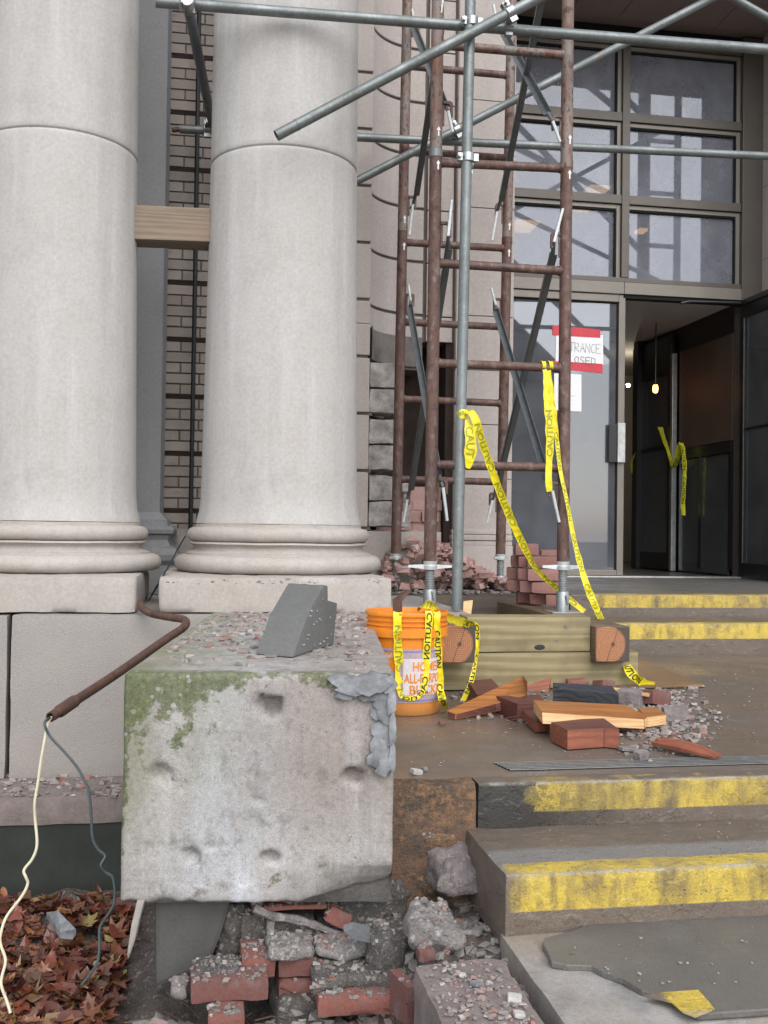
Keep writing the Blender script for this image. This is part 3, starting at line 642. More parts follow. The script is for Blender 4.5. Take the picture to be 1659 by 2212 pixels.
for k in range(-9, 14):
    z0 = zc + k*CH + zg; z1 = zc + (k+1)*CH
    if z1 < .35: continue
    z0 = max(z0, .34)
    sx = xpe - .0
    if z0 > zh - CH*.9 and z0 < zh+CH*.1:
        cove(xp0, sx, xpn, YW, YW+.035, YN, z0+CH*.55, z1, q); cove(sx+.02, sx+.021, xpn, YW+.04, YW+.04, YN, z0, z0+CH*.55-.001, qs); q.box((xp0, YW, z0), (sx, YN+.3, z0+CH*.55-.001))
    elif z0 > zh - CH*.9: cove(xp0, sx, xpn, YW, YW+.035, YN, z0, z1, q)
    else:
        pl = [(xp0,YW),(sx,YW),(sx,YW+.035)]
        xs2, nn = sx+ (xpn-sx)*.20, 5
        for i in range(1, nn+1):
            a = (math.pi/2)*(.55)*i/nn; pl.append((sx+(xpn-sx)*(1-math.cos(a)), YW+.035+(YN-YW-.035)*math.sin(a)))
        pl += [(pl[-1][0]+.01, YN+.35), (xp0, YN+.35)]
        q.prism([Vector((x,y,z0)) for x,y in pl], (0,0,z1-z0))
    # joint backing, set back behind the courses
    sb = MB()
    cove(xp0, sx-.012, xpn-.01, YW+.014, YW+.05, YN+.014, z0-zg-.001, z0, q2) if z0 > zh - CH*.9 else q2.box((xp0, YW+.02, z0-zg-.001), (sx+.02, YN, z0))
q.build('rusticated_pier', M['pier'], bd, bevel=.006); qs.build('stained_course', M['stained'], bd, bevel=.006)
q2.build('joint', M['mortar_joint'], bd)
# niche back strip, broken cavity, door pier
xs0, xs1 = aY(922,600,YN).x, aY(978,600,YN).x
zfoot = .30
q = MB(); q.box((xpn-.02, YN+.03, zh), (xs1+.03, YN+.4, 7.0)); q.build('joint', M['mortar_joint'], bd)
q = MB()
for k in range(-9, 14):
    z0 = zc + k*CH + .008; z1 = zc + (k+1)*CH
    if z1 < zh: continue
    q.box((xs0, YN, max(z0, zh)), (xs1, YN+.06, z1))
q.build('niche_strip', M['pier'], bd, bevel=.004)
xd0, xd1 = aY(985,600,YPIER-.04).x, aY(1110,600,YPIER-.04).x
zc2 = aY(1040, 454, YPIER).z; CH2 = zc2 - aY(1040, 570, YPIER).z
q = MB()
for k in range(-8, 12):
    z0 = zc2 + k*CH2 + .005; z1 = zc2 + (k+1)*CH2
    if z1 < .62: continue
    q.box((xd0, YPIER-.04, max(z0,.66)), (xd1, YD+.1, z1))
q.build('door_pier', M['pier'], bd, bevel=.003)
q = MB(); q.box((xd0+.01, YPIER-.03, .3), (xd1-.01, YD+.1, 7)); q.build('joint', M['mortar_joint'], bd)
q = MB(); q.box((xd0-.012, YPIER-.075, .3), (xd1+.004, YD+.1, aY(1040,1178,YPIER).z)); zt_ = aY(1040,1178,YPIER).z
for i,(o,dz0,dz1) in enumerate([(.022,0,.03),(.03,.033,.07),(.014,.073,.10),(.006,.103,.66-zt_)]): q.box((xd0-.005-o*.3, YPIER-.04-o, zt_+dz0), (xd1+.003, YD+.1, zt_+dz1))
q.build('pier_foot', M['pier'], bd, bevel=.006, smooth=True)
for xx in (986, 1001):
    q = MB(); x_ = aY(xx,600,YPIER-.04).x; q.box((x_, YPIER-.05 if xx==986 else YPIER-.047, .67), (x_+(.03 if xx==986 else .008), YPIER-.035, 7)); q.build('pier_bead', M['pier'], bd, bevel=.003)
# broken cavity low in the niche
def zN(y, x=900, Y=YN): return aY(x, y, Y).z
xc0, xc1 = aY(838,900,YN).x, aY(972,900,YN).x
q = MB(); q.rblock((xc1-xc0+.5, .3, zh-.3+.05), frame4((xc0-.35, YN+.30, .3), (1,0,0),(0,1,0),(0,0,1)), .05, .01, .02); q.build('cavity', M['cavity'], bd, smooth=True)
q = MB(); q.box((xs1-.035, YN+.02, .3), (xs1+.02, YN+.5, zh)); q.build('cavity_side', M['cavity'], bd)
q = MB()
for r_ in range(11):
    for cidx in range(4):
        z0 = .32+r_*.079
        if zN(1085) > z0 or (rnd.random() < .12 and z0 < zN(900)): 
            x_ = xc0-.06+cidx*.125+(.06 if r_%2 else 0)
            if x_+.115 < xc1+.02: q.rblock((.115,.12,.068), frame4((x_, YN+.06+rnd.uniform(0,.07) if z0 < zN(1045) else YN+.2, z0),(1,0,0),(0,1,0),(0,0,1)), .03,.006,.004, seed=r_*3+cidx)
q.box((xc0, YN+.10, .31), (xs1-.04, YN+.28, zN(1050)))
q.build('backing_brick', M['pinkrubble'], bd, smooth=True)
q = MB()
for k in range(-9, 2):     # hacked, mortar smeared ends of the pier courses
    z0 = zc + k*CH + .02; z1 = z0 + CH - .03
    if z1 < .4 or z0 > zh-CH*.92: continue
    for j in range(2):
        h = (z1-z0)/2; w = rnd.uniform(.15,.185) if z0 > zN(1045) else rnd.uniform(.25,.29) if j == 0 or z0 < zN(1120) else .2
        q.rblock((w, .2, h-.008), frame4((xpe+.008, YW+.03+rnd.uniform(0,.02), z0+j*h),(1,0,0),(0,1,0),(0,0,1)), .02, .008, .008, .02, seed=k*2+j)
q.build('hacked_stone', M['hacked'], bd, smooth=True)
# opening: soffit, right reveal, upper wall
xr = aY(1641, 400, YD).x; zs = aY(1440, 57, 7.9).z
q = MB()
for i in range(9):
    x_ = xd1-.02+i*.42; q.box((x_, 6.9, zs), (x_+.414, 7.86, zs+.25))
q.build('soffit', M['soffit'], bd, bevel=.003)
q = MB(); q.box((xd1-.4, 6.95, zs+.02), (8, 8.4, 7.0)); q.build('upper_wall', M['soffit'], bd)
q = MB()
zr0 = aY(1641, 255, YD).z; zr1 = aY(1641, 400, YD).z; chr_ = (zr0-aY(1641,566,YD).z)/2
k = -6
for k in range(-9, 6):
    z0 = zr0 + k*chr_
    if z0+chr_ < .3: continue
    q.box((xr, 7.0, max(z0, .3)+.004), (xr+.9, 8.3, z0+chr_))
q.build('right_reveal', M['pier'], bd, bevel=.003)
q = MB(); q.box((xr+.006, 7.006, .3), (xr+.88, 8.2, 7)); q.build('joint', M['mortar_joint'], bd)
q = MB(); q.box((xr+.9, 6.95, .3), (9, 8.3, 7.0)); q.build('right_wall', M['pier'], bd)
# ---- glazed screen above the doors
win = MB(); zq = lambda y: aY(1353, y, YD).z
def xq(x, y=400): return aY(x, y, YD).x
zT, zB = zq(92), zq(612)
xwl, xwr = xd1-.12, xr
wroot = bd
fr = MB()
fr.box((xwl, YD-.03, zB), (xwr-.16, YD+.08, zq(602)))             # bottom rail
fr.box((xwl, YD-.03, zq(100)), (xwr-.181, YD+.08, zq(78)))          # head
gp0 = MB(); gp0.box((xwl, YD+.0, zq(78)+.001), (xwr-.181, YD+.07, zs+.3)); gp0.box((xwl, 7.87, zs+.12), (xwr, YD+.07, zs+.3)); gp0.build('head_gap', M['gasket_gap_black'], bd)  # solid black boxes paint the dark void between soffit and head
fr.box((xq(1341), YD-.035, zq(602)), (xq(1357), YD+.08, zq(100)-.001))    # mullion
fr.box((xwr-.18, YD-.05, .30), (xwr+.01, YD+.08, zs))             # wide right jamb
for y0, y1 in ((246,265),(424,443)):
    fr.box((xwl, YD-.028, zq(y1)), (xq(1341)-.001, YD+.08, zq(y0))); fr.box((xq(1357)+.001, YD-.028, zq(y1)), (xwr-.181, YD+.08, zq(y0)))
wfo = fr.build('window_frame', M['bronze'], bd, bevel=.003)
cols = [(xwl, xq(1341)), (xq(1357), xwr-.18)]; rows = [(602,443),(424,265),(246,100)]
for cx0, cx1 in cols:
    for y0, y1 in rows:
        z0, z1 = zq(y0), zq(y1); w = .036
        st_ = MB()
        st_.box((cx1-w, YD-.005, z0+.002), (cx1-.002, YD+.05, z1-.002)); st_.box((cx0+.002, YD-.004, z1-w), (cx1-w-.001, YD+.05, z1-.003))
        st_.build('glazing_bead', M['bronze_l'], bd, bevel=.002)
        gk = MB(); gk.box((cx1-w-.012, YD+.002, z0+.002), (cx1-w-.002, YD+.04, z1-w)); gk.box((cx0+.002, YD+.003, z1-w-.014), (cx1-w-.013, YD+.04, z1-w-.002)); gk.build('gasket', M['gasket_gap_black'], bd)
        p_ = MB(); p_.box((cx0-.005, YD+.03, z0), (cx1-.01, YD+.036, z1)); p_.build('window_pane', M['glass'], bd)
hd = MB(); zh0, zh1 = zq(638), zB-.004
hd.box((xwl, YD-.045, zh0), (xq(1346), YD+.08, zh1)); hd.box((xq(1346)+.003, YD-.045, zh0), (xwr-.181, YD+.08, zh1)); hd.build('door_head', M['bronze_l'], bd, bevel=.003)
gp = MB(); gp.box((xq(1346), YD-.03, zq(646)), (xwr-.182, YD+.05, zh0-.002)); gp.build('head_gap', M['gasket_gap_black'], bd)  # solid black strip painted as the dark gap under the door head
# ---- left door leaf
zt0 = .305; dxl, dxr = xwl+.02, xq(1346, 900)
d = MB()
dl, dr, dt, db_ = xq(1100,900), xq(1332,900), zq(655), aY(1300,1231,YD).z
d.box((dr, YD-.03, zt0+.01), (dxr, YD+.02, zh0-.006)); d.box((dxl, YD-.03, dt), (dr-.001, YD+.02, zh0-.006)); d.box((dxl, YD-.03, zt0+.01), (dr-.001, YD+.02, db_)); d.box((dxl, YD-.03, db_+.001), (xq(1105,900), YD+.02, dt-.001))
dob = d.build('door', M['bronze_l'], bd, bevel=.004)
g = MB(); g.box((xq(1104,900), YD-.005, db_-.005), (dr+.005, YD+.001, dt+.005)); g.build('door_glass', M['glass_door'], dob)
g = MB(); e = .012; g.box((dr-e, YD-.012, db_), (dr-.001, YD-.002, dt)); g.box((xq(1106,900), YD-.012, dt-e), (dr-e-.001, YD-.002, dt-.001)); g.build('gasket', M['gasket_gap_black'], dob)
g = MB(); g.box((xq(1311,950), YD-.05, aY(1311,999,YD).z), (xq(1328,950), YD-.031, aY(1311,917,YD).z)); g.build('lock_plate', M['black'], dob, bevel=.003)
g = MB(); g.box((xq(1328,950)+.002, YD-.06, aY(1330,1000,YD).z), (xq(1345,950), YD-.031, aY(1330,915,YD).z)); g.build('handle', M['alu'], dob, bevel=.004)
th = MB(); th.box((xd1-.05, YD-.10, .298), (xwr+.0, YD+.05, .312)); th.build('threshold', M['alu'], bd, bevel=.003)
# ---- right leaf, swung outward square to the wall
xl = xq(1589, 950)
zl0, zl1 = aX(1592,1251,xl).z, aX(1592,668,xl).z
lf = MB(); ya, yb_ = YD-.98, YD-.06
lf.box((xl, ya, zl0), (xl+.045, yb_, zl0+.135)); lf.box((xl, ya, zl1-.09), (xl+.045, yb_, zl1)); lf.box((xl, yb_-.06, zl0+.136), (xl+.045, yb_, zl1-.091)); lf.box((xl, ya, zl0+.136), (xl+.045, ya+.06, zl1-.091))
zm = aX(1600, 928, xl).z; lf.box((xl+.004, ya+.061, zm-.010), (xl+.04, yb_-.061, zm+.010))
lo = lf.build('door', M['black'], bd, bevel=.003); lo['label'] = 'black framed door leaf standing open'
g = MB(); g.box((xl+.015, ya+.05, zl0+.12), (xl+.021, yb_-.05, zl1-.08)); g.build('door_glass', M['glass_dark'], lo)
g = MB(); g.box((xl-.004, yb_-.075, zl0+.14), (xl-.001, yb_-.062, zl1-.1)); g.build('edge_strip', M['alu'], lo)
g = MB(); g.box((xl-.02, YD-.75, zl1+.012), (xl+.03, YD-.03, zl1+.05)); g.tube([(xl-.02, YD-.1, zl1+.03), (xl-.45, YD-.06, zl1+.03), (xl-.52, YD-.05, zl1+.015)], .012, 8); g.build('door_closer', M['black'], lo)
# ---- vestibule behind the doors, lobby and upper room behind the glass
xv0 = xwl-1.2; zv = zq(637)
v = MB(); v.box((xv0, YD+.09, zv-.0), (xl+.6, 9.95, zv+.06)); v.build('vestibule_ceiling', M['vest'], bd)
v = MB(); v.box((xv0-2, YD+.06, .25), (xl+1.5, 14, .30)); v.build('vestibule_floor', M['floor_in'], bd)
XV = xl + .02
def RX(x, y): return aX(x, y, XV)
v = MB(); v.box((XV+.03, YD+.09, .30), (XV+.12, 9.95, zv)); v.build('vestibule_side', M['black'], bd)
p0, p1 = RX(1468, 800), RX(1582, 800)
v = MB(); v.box((XV, p1.y, RX(1525,960).z), (XV+.025, p0.y, RX(1525,770).z+.12)); v.build('side_board', M['vest_brown'], bd)
v = MB(); v.box((XV-.01, p1.y, RX(1525,985).z), (XV+.03, p0.y, RX(1525,962).z)); v.box((XV-.004, p1.y, .36), (XV+.02, p1.y+.05, RX(1525,986).z)); v.box((XV-.004, RX(1516,1000).y, .36), (XV+.02, RX(1516,1000).y+.05, RX(1525,986).z)); v.build('side_rail', M['black'], bd)
v = MB(); v.box((XV+.005, p1.y+.05, .32), (XV+.012, p0.y, RX(1525,987).z)); v.build('side_pane', M['glass_dark'], bd)
pp_ = RX(1462, 1000)
v = MB(); v.box((XV-.05, pp_.y, .31), (XV-.002, pp_.y+.05, zv-.25)); v.build('side_post', M['alu'], bd, bevel=.003)
i0, i1 = RX(1454, 1000), RX(1371, 1000)
v = MB(); zd0 = .32
v.box((XV-.03, i0.y, zd0), (XV+.01, i1.y, zd0+.16)); v.box((XV-.03, i0.y, zv-.42), (XV+.01, i1.y, zv-.05)); v.box((XV-.03, i0.y, zd0+.161), (XV+.01, i0.y+.07, zv-.421)); v.box((XV-.03, i1.y-.10, zd0+.161), (XV+.01, i1.y, zv-.421)); v.box((XV-.028, i0.y+.071, RX(1410,975).z), (XV+.008, i1.y-.101, RX(1410,967).z))
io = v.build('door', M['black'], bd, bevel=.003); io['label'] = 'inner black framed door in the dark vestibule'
g = MB(); g.box((XV-.012, i0.y+.06, zd0+.15), (XV-.006, i1.y-.09, zv-.41)); g.build('door_glass', M['glass_dark'], io)
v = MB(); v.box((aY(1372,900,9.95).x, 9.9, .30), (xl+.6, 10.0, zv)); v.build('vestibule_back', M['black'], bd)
xo = aY(1372, 900, 9.95).x
v = MB(); v.box((xv0-2, 12.5, .30), (xl+1.5, 12.6, 5.6)); v.box((xv0-2, 9.95, zv+.061), (xl+1.5, 14, zv+.12)); v.box((xv0-2.1, YD+.1, .3), (xv0-2, 12.5, 5.6)); v.box((xl+1.4, YD+.1, .3), (xl+1.5, 12.5, 5.6)); v.box((xv0-2, YD+.1, 5.6), (xl+1.5, 12.6, 5.7)); v.build('lobby_wall', M['lobby'], bd)
v = MB(); v.rblock((1.6,.5,.75), frame4((xv0+.8, 9.4,.30),(1,0,0),(0,1,0),(0,0,1)),.2,.02,.0); v.build('lobby_counter', M['black'], bd)
for nm, (x, y, Y), m, r_ in [('ceiling_lamp',(1357,832,10.9),'lamp_w',.020),('ceiling_lamp',(1285,415,9.6),'lamp_warm',.10),('ceiling_lamp',(1130,490,10.5),'lamp_warm',.12),('ceiling_lamp',(1385,500,11),'lamp_warm',.05),('ceiling_lamp',(1262,448,10.6),'lamp_warm',.09)]:
    p = aY(x, y, Y); v = MB()
    if m == 'lamp_w': v.lathe([(.001,-r_),(r_*.6,-r_*.8),(r_,0),(r_*.6,r_*.7),(.001,r_*.9)], p, 16)
    else: v.box((p.x-r_, p.y-r_*1.5, p.z-.01), (p.x+r_, p.y+r_*1.5, p.z+.02))
    v.build(nm, M[m], bd, smooth='all' if m == 'lamp_w' else False)
# caged orange lamp hanging in the vestibule
p = aY(1416, 839, 9.0)
cl = thing('caged_lamp', 'small lit orange caged work lamp hanging in the dark doorway', 'lamp', tuple(p))
v = MB(); v.lathe([(.001,-.045),(.022,-.035),(.026,0),(.020,.03),(.001,.032)], p, 14); v.build('bulb', M['lamp_o'], cl, smooth='all')
v = MB()
for i in range(6):
    a = i*math.pi/3; v.tube([p+Vector((.03*math.cos(a)*s_, .03*math.sin(a)*s_, z_)) for s_, z_ in [(.8,.035),(1.05,0),(.9,-.035),(.2,-.056)]], .0022, 5)
v.tube([p+Vector((0,0,.035)), p+Vector((0,0,.07))], .016, 10); v.tube([p+Vector((0,0,.07)), Vector((p.x, p.y, zv))], .005, 6); v.build('cage', M['black'], cl)
# ---- what the glass reflects: a dark gabled house across the street
hs_ = thing('house', 'dark gabled house across the street, reflected in the glass door', 'house', (11, -22, -.92))
v = MB(); v.box((7.5,-30,-.92), (13.2,-22,6.4)); v.build('wall', M['slate_dark'], hs_)
v = MB(); v.prism([(7.0,-21.5,6.4),(13.8,-21.5,6.4),(10.6,-21.5,9.3)], (0,-9,0)); v.build('roof', M['bark'], hs_)
for x_ in (8.2,9.9,11.6): 
    v = MB(); v.box((x_,-22.02,.4),(x_+1.2,-21.95,2.2)); v.build('window', M['glass_dark'], hs_)
# ================================================================= THE CONCRETE BLOCK
ZTB = .305
pr = aZ(853, 1457, ZTB); pl_ = aZ(267, 1453, ZTB)
ax = (pr-pl_); LB = ax.length; ax.normalize(); ay = Vector((-ax.y, ax.x, 0)); HB = .565; DB = YP - pr.y + .02
OB = Vector((pl_.x, pl_.y, ZTB-HB))
blk = bpy.data.objects.new('concrete_block', None); COL.objects.link(blk)
blk.location = OB; ang = math.atan2(ax.y, ax.x); blk.rotation_euler = (0, 0, ang); blk.empty_display_size = .1
tag(blk, 'big mossy concrete block standing on broken brick beside the steps', 'concrete block')
def uvb(x, y):   # photo point on the front face -> block local x,z
    p = aP(x, y, OB, (-ay.x, -ay.y, 0)) - OB; return p.dot(ax), p.z
pits = [(uvb(585,1525), .026, .030), (uvb(765,1677), .020, .022), (uvb(345,1674), .022, .012), (uvb(413,1848), .018, .014), (uvb(585,1852), .015, .02), (uvb(560,1730),.010,.006), (uvb(455,1830),.007,.006)]
XR, _ = uvb(853, 1600)
def pitf(p, w):
    d = Vector((0,0,0))
    if p.y < .02:
        for (px, pz), r, dep in pits:
            k = math.hypot((p.x-px)*(1.0 if r > .023 else .8), (p.z-pz)*1.15 + .12*(p.x-px))/(r*(1+.35*noise.noise(Vector((p.x*60,p.z*60,px*9)))))
            if k < 1.3: d += Vector((0, 1, 0))*dep*(1.9+.9*noise.noise(p*70))*(1-(k/1.3)**3)
        # lower edge sags away on the right, foot broken
        if p.x > LB*.62 and p.z < .10: d += Vector((0,0,1))*max(0, (p.x-LB*.62)/(LB*.38))*.045*(1-p.z/.10); d += Vector((0,.05*(1-p.z/.10)*max(0,(p.x-LB*.7)/(LB*.3)),0))
        if p.z < .05: d += Vector((0,.010*noise.noise(Vector((p.x*18,2,0))),(.008+.012*noise.noise(Vector((p.x*22,1,0))))*(1-p.z/.05)))
    return w + d
q = MB(); q.rblock((LB, DB, HB), Matrix.Identity(4), .009, .010, .0016, .022, 8, pit=pitf)
me_ob = q.build('block_body', M['block'], None, smooth='all'); me_ob.parent = blk
# grey mortar flakes at the upper right corner of the front face
fr_ = random.Random(3)
flk = [(735,1470,30,18),(760,1480,34,20),(790,1475,34,22),(820,1472,30,24),(842,1478,22,22),(752,1497,26,14),(800,1500,30,16),(828,1515,30,26),(836,1545,22,26),(822,1540,22,18),(824,1575,24,26),(838,1590,16,24),(818,1612,22,26),(834,1625,16,24),(815,1640,24,20),(828,1655,20,18),(845,1510,12,30),(846,1570,10,40),(847,1630,9,36)]
for i, (x, y, rx, ry) in enumerate(flk):
    u, z = uvb(x, y); s_ = 2.55/FOC; pts = []
    n = 9
    for k in range(n):
        a = 2*math.pi*k/n; rr = fr_.uniform(.60, 1.25)
        pts.append(Vector((u+math.cos(a)*rx*s_*rr, 0, z+math.sin(a)*ry*s_*rr)))
    th_ = fr_.uniform(.003,.005); off = fr_.uniform(.004, .020); tilt = fr_.uniform(.0,.20)
    a_ = [Vector((p.x, -off-th_+(p.z-z)*tilt, p.z)) for p in pts]; c_ = sum(a_, Vector())/n
    back = [Vector((p.x, .012, p.z)) for p in a_]
    mid = [c_+(p-c_)*.7+Vector((0,-.0008+fr_.uniform(-.0015,.0015),0)) for p in a_]
    q = MB(); vs = mid+a_+back; fs = [tuple(range(n))]+[(i_,(i_+1)%n,n+(i_+1)%n,n+i_) for i_ in range(n)]+[(n+i_,n+(i_+1)%n,2*n+(i_+1)%n,2*n+i_) for i_ in range(n)]
    q.add(vs, fs); o = q.build('mortar_flake', M['slate'], None, smooth=True, angle=12); o.parent = blk
# ---- broken piece of moulding standing on the block
A = aZ(632,1420,ZTB+.003); B2 = aZ(720,1391,ZTB+.003); dirf = (B2-A).normalized(); nf = Vector((-dirf.y, dirf.x, 0))
pf = [(632,1420),(720,1391),(724,1345),(728,1303),(707,1297),(708,1266),(700,1264),(690,1282),(677,1305),(662,1335),(648,1375),(636,1408)]
P3 = [aP(x, y, A, nf) for x, y in pf]
C0 = aZ(551,1412,ZTB+.003); ext = C0 - A; ext.z = 0
mb_ = MB(); nseg = 10
for s_ in range(nseg+1):
    t = s_/nseg
    mb_.v += [p + ext*t + Vector((noise.noise(p*30+Vector((t*5,0,0)))*.003, noise.noise(p*30+Vector((0,t*5,4)))*.003, noise.noise(p*26+Vector((t*6,7,0)))*.002*(p.z>ZTB+.01))) for p in P3]
n = len(P3)
mb_.f = [list(range(n-1,-1,-1)), [nseg*n+i for i in range(n)]] + [[s_*n+i, s_*n+(i+1)%n, (s_+1)*n+(i+1)%n, (s_+1)*n+i] for s_ in range(nseg) for i in range(n)]
mb_.m = [0]*len(mb_.f)
bs = thing('broken_moulding', 'dark grey curved chunk of broken moulding standing on the concrete block', 'stone chunk', tuple(A))
mb_.build('moulding_body', M['moulding'], bs, smooth=True, angle=35, bevel=.002)
t = NT('flaky_paint'); f = t.noise(60,4,.7); t.bump(f,.6,.002); M['flaky'] = t.fin(t.mix(t.rng(f,.4,.6),(.38,.42,.40),(.2,.25,.24)),.8)
q = MB()
for (x, y, r) in [(673,1318,4),(668,1330,3.5),(684,1321,4),(696,1293,3),(664,1372,5),(662,1383,4),(684,1342,3),(690,1338,4),(677,1348,3),(712,1335,3),(690,1388,5),(705,1376,5),(698,1383,4),(714,1370,4),(678,1392,4),(655,1394,3),(707,1392,3)]:
    c = aP(x, y, A, nf); d_ = -nf if nf.dot(EYE-A) < 0 else nf
    for j in range(2):
        p = c + dirf*rnd.uniform(-.006,.006) + Vector((0,0,rnd.uniform(-.003,.003))) + d_*.002
        q.chunk(p, (r*.0019, .003, r*.0012), rnd)
q.build('paint_fleck', M['flaky'], bs)

# ================================================================= TIMBERS
YT = aZ(1200, 1410, .14).y - .12
def timber(name, label, lo, hi, mat, axis, end=None, grp=None, div=.03):
    c = ((lo[0]+hi[0])/2, lo[1], (lo[2]+hi[2])/2)
    r = thing(name, label, 'timber', c, grp)
    q = MB(); q.rblock([hi[i]-lo[i] for i in range(3)], frame4(lo,(1,0,0),(0,1,0),(0,0,1)), div, .005, .0015, .003)
    q.build('timber_body', mat, r, smooth=True, angle=50)
    if end:
        q = MB(); q.box((lo[0]+.003, lo[1]-.003, lo[2]+.003), (hi[0]-.003, lo[1]+.01, hi[2]-.003)); q.build('end_grain', M['endgrain'], r, bevel=.003)
    return r
yR = 4.10; yL = 3.98
xR0, xR1 = aY(1286,1390,yR).x, aY(1361,1390,yR).x
xL1 = aY(1030,1390,yL).x; xL0 = xL1-.142
zR0, zR1 = aY(1320,1431,yR).z, aY(1320,1353,yR).z
zL0, zL1 = aY(990,1433,yL).z, aY(990,1350,yL).z
timber('square_timber', 'square timber with orange end grain jutting out right under the scaffold foot', (xR0, yR, zR0), (xR1, 5.6, zR1), M['timber_side'], 'Y', True, 'timbers carrying the scaffold')
timber('square_timber', 'square timber with orange end grain half hidden behind the orange bucket', (xL0, yL, zL0), (xL1, 5.6, zL1), M['timber_side'], 'Y', True, 'timbers carrying the scaffold')
zU0 = aY(1200,1409,YT).z; zU1 = aY(1200,1332,YT).z
ct = timber('cross_timber', 'pale greenish upper cross timber between the two square timber ends', (xL1+.002, YT, zU0+.002), (xR0-.002, YT+.14, zU1), M['timber'], 'X', None, 'timbers carrying the scaffold')
xq0, xq1 = aY(940,1440,YT).x, aY(1381,1440,YT).x
timber('cross_timber', 'lower cross timber lying on the slab behind the wood scraps', (xq0-.1, YT+.006, .003), (xq1, YT+.15, zU0), M['timber'], 'X', None, 'timbers carrying the scaffold')
for x, y in [(1222,1353),(1203,1384)]:
    p = aY(x,y,YT); q = MB(); q.tube([p+Vector((0,-.004,0)), p+Vector((0,.01,0))], .006, 8); q.build('bolt', M['galv'], ct)
p = aY(1166,1398,YT); q = MB(); q.lathe([(.001,.004),(.012,.004),(.016,.0)], (0,0,0), 14); R3 = Matrix.Rotation(R_(90),3,'X'); q.v = [p + R3@Vector((v.x*1.5, v.y*.7, v.z)) for v in q.v]; q.build('knot', M['w_char'], ct)
# kerb and old boards in the gap behind
zk = .30; yk = aZ(950, 1284, zk).y
structure(stone('ledge', (aY(835,1300,yk).x-.8, yk, -.3), (aY(1092,1300,yk).x+.1, YN+.1, zk), M['oldboard'], .04, .01, .004, .01))
def plank(name, label, pts, thick, mat, cat='plank', grp=None, bevel=.003, mi2=None):
    """board from four photo-measured 3D corners of its visible face; thickness goes away from the viewer"""
    p = [Vector(a) for a in pts]; n_ = (p[1]-p[0]).cross(p[3]-p[0]).normalized(); c = sum(p, Vector())/len(p)
    if n_.dot(c-EYE) < 0: n_ = -n_
    q = MB(); q.prism(p, n_*thick); o = q.build(name, mat, loc=tuple(c), bevel=bevel); tag(o, label, cat, grp); return o
plank('plank', 'small pale plank leaning in the gap behind the galvanised pole', [aY(1000,1326,5.0),aY(1018,1326,5.0),aY(1022,1296,5.05),aY(1001,1298,5.05)], .02, M['w_pale'])
q = MB(); pl4 = [aZ(x,y,.004) for x,y in [(1340,1425),(1384,1428),(1518,1484),(1360,1487),(1200,1480),(1200,1440)]]
q.prism(pl4, (0,0,.012)); tag(q.build('plywood_sheet', M['ply'], loc=tuple(pl4[0])), 'thin wet plywood sheet lying on the slab under the timbers', 'plywood')
# timber wedged between the columns
yb4 = 4.93
P = [aY(285,516,yb4),aY(454,522,yb4),aY(455,450,yb4),aY(286,442,yb4)]
wt = thing('wedged_timber', 'weathered timber wedged high between the two columns', 'timber', tuple(P[0]))
q = MB(); q.prism(P, (0,.135,-.004)); q.build('timber_body', M['timber_grey'], wt, bevel=.004)
# ================================================================= SCAFFOLD TOWER
YF, YB = 4.82, 6.03
def lerp(a, b, t): return a+(b-a)*t
def post_pts(x0, y0, x1, y1, Y): return aY(x0,y0,Y), aY(x1,y1,Y)
FLt, FLb = post_pts(946, 0, 929, 1215, YF); FRt, FRb = post_pts(1227, 0, 1216, 1216, YF)
BLt, BLb = post_pts(880, 0, 855, 1200, YB); BRt, BRb = post_pts(1106, 0, 1081, 1202, YB)
def on(t, b_, z): return b_ + (t-b_)*((z-b_.z)/(t.z-b_.z))
def zat(x, y, Y): return aY(x, y, Y).z
def arrow(p, parent, up=True):
    q = MB(); r = .0305; y = p.y - r - .0008; x = p.x + .006
    q.prism([Vector((x+a, y-.0006, p.z+c)) for a, c in [(-.0035,-.022),(.0035,-.022),(.0035,.006),(.010,.006),(0,.024),(-.010,.006),(-.0035,.006)]], (0,.0012,0))
    q.build('arrow_sticker', M['white_sheet'], parent)
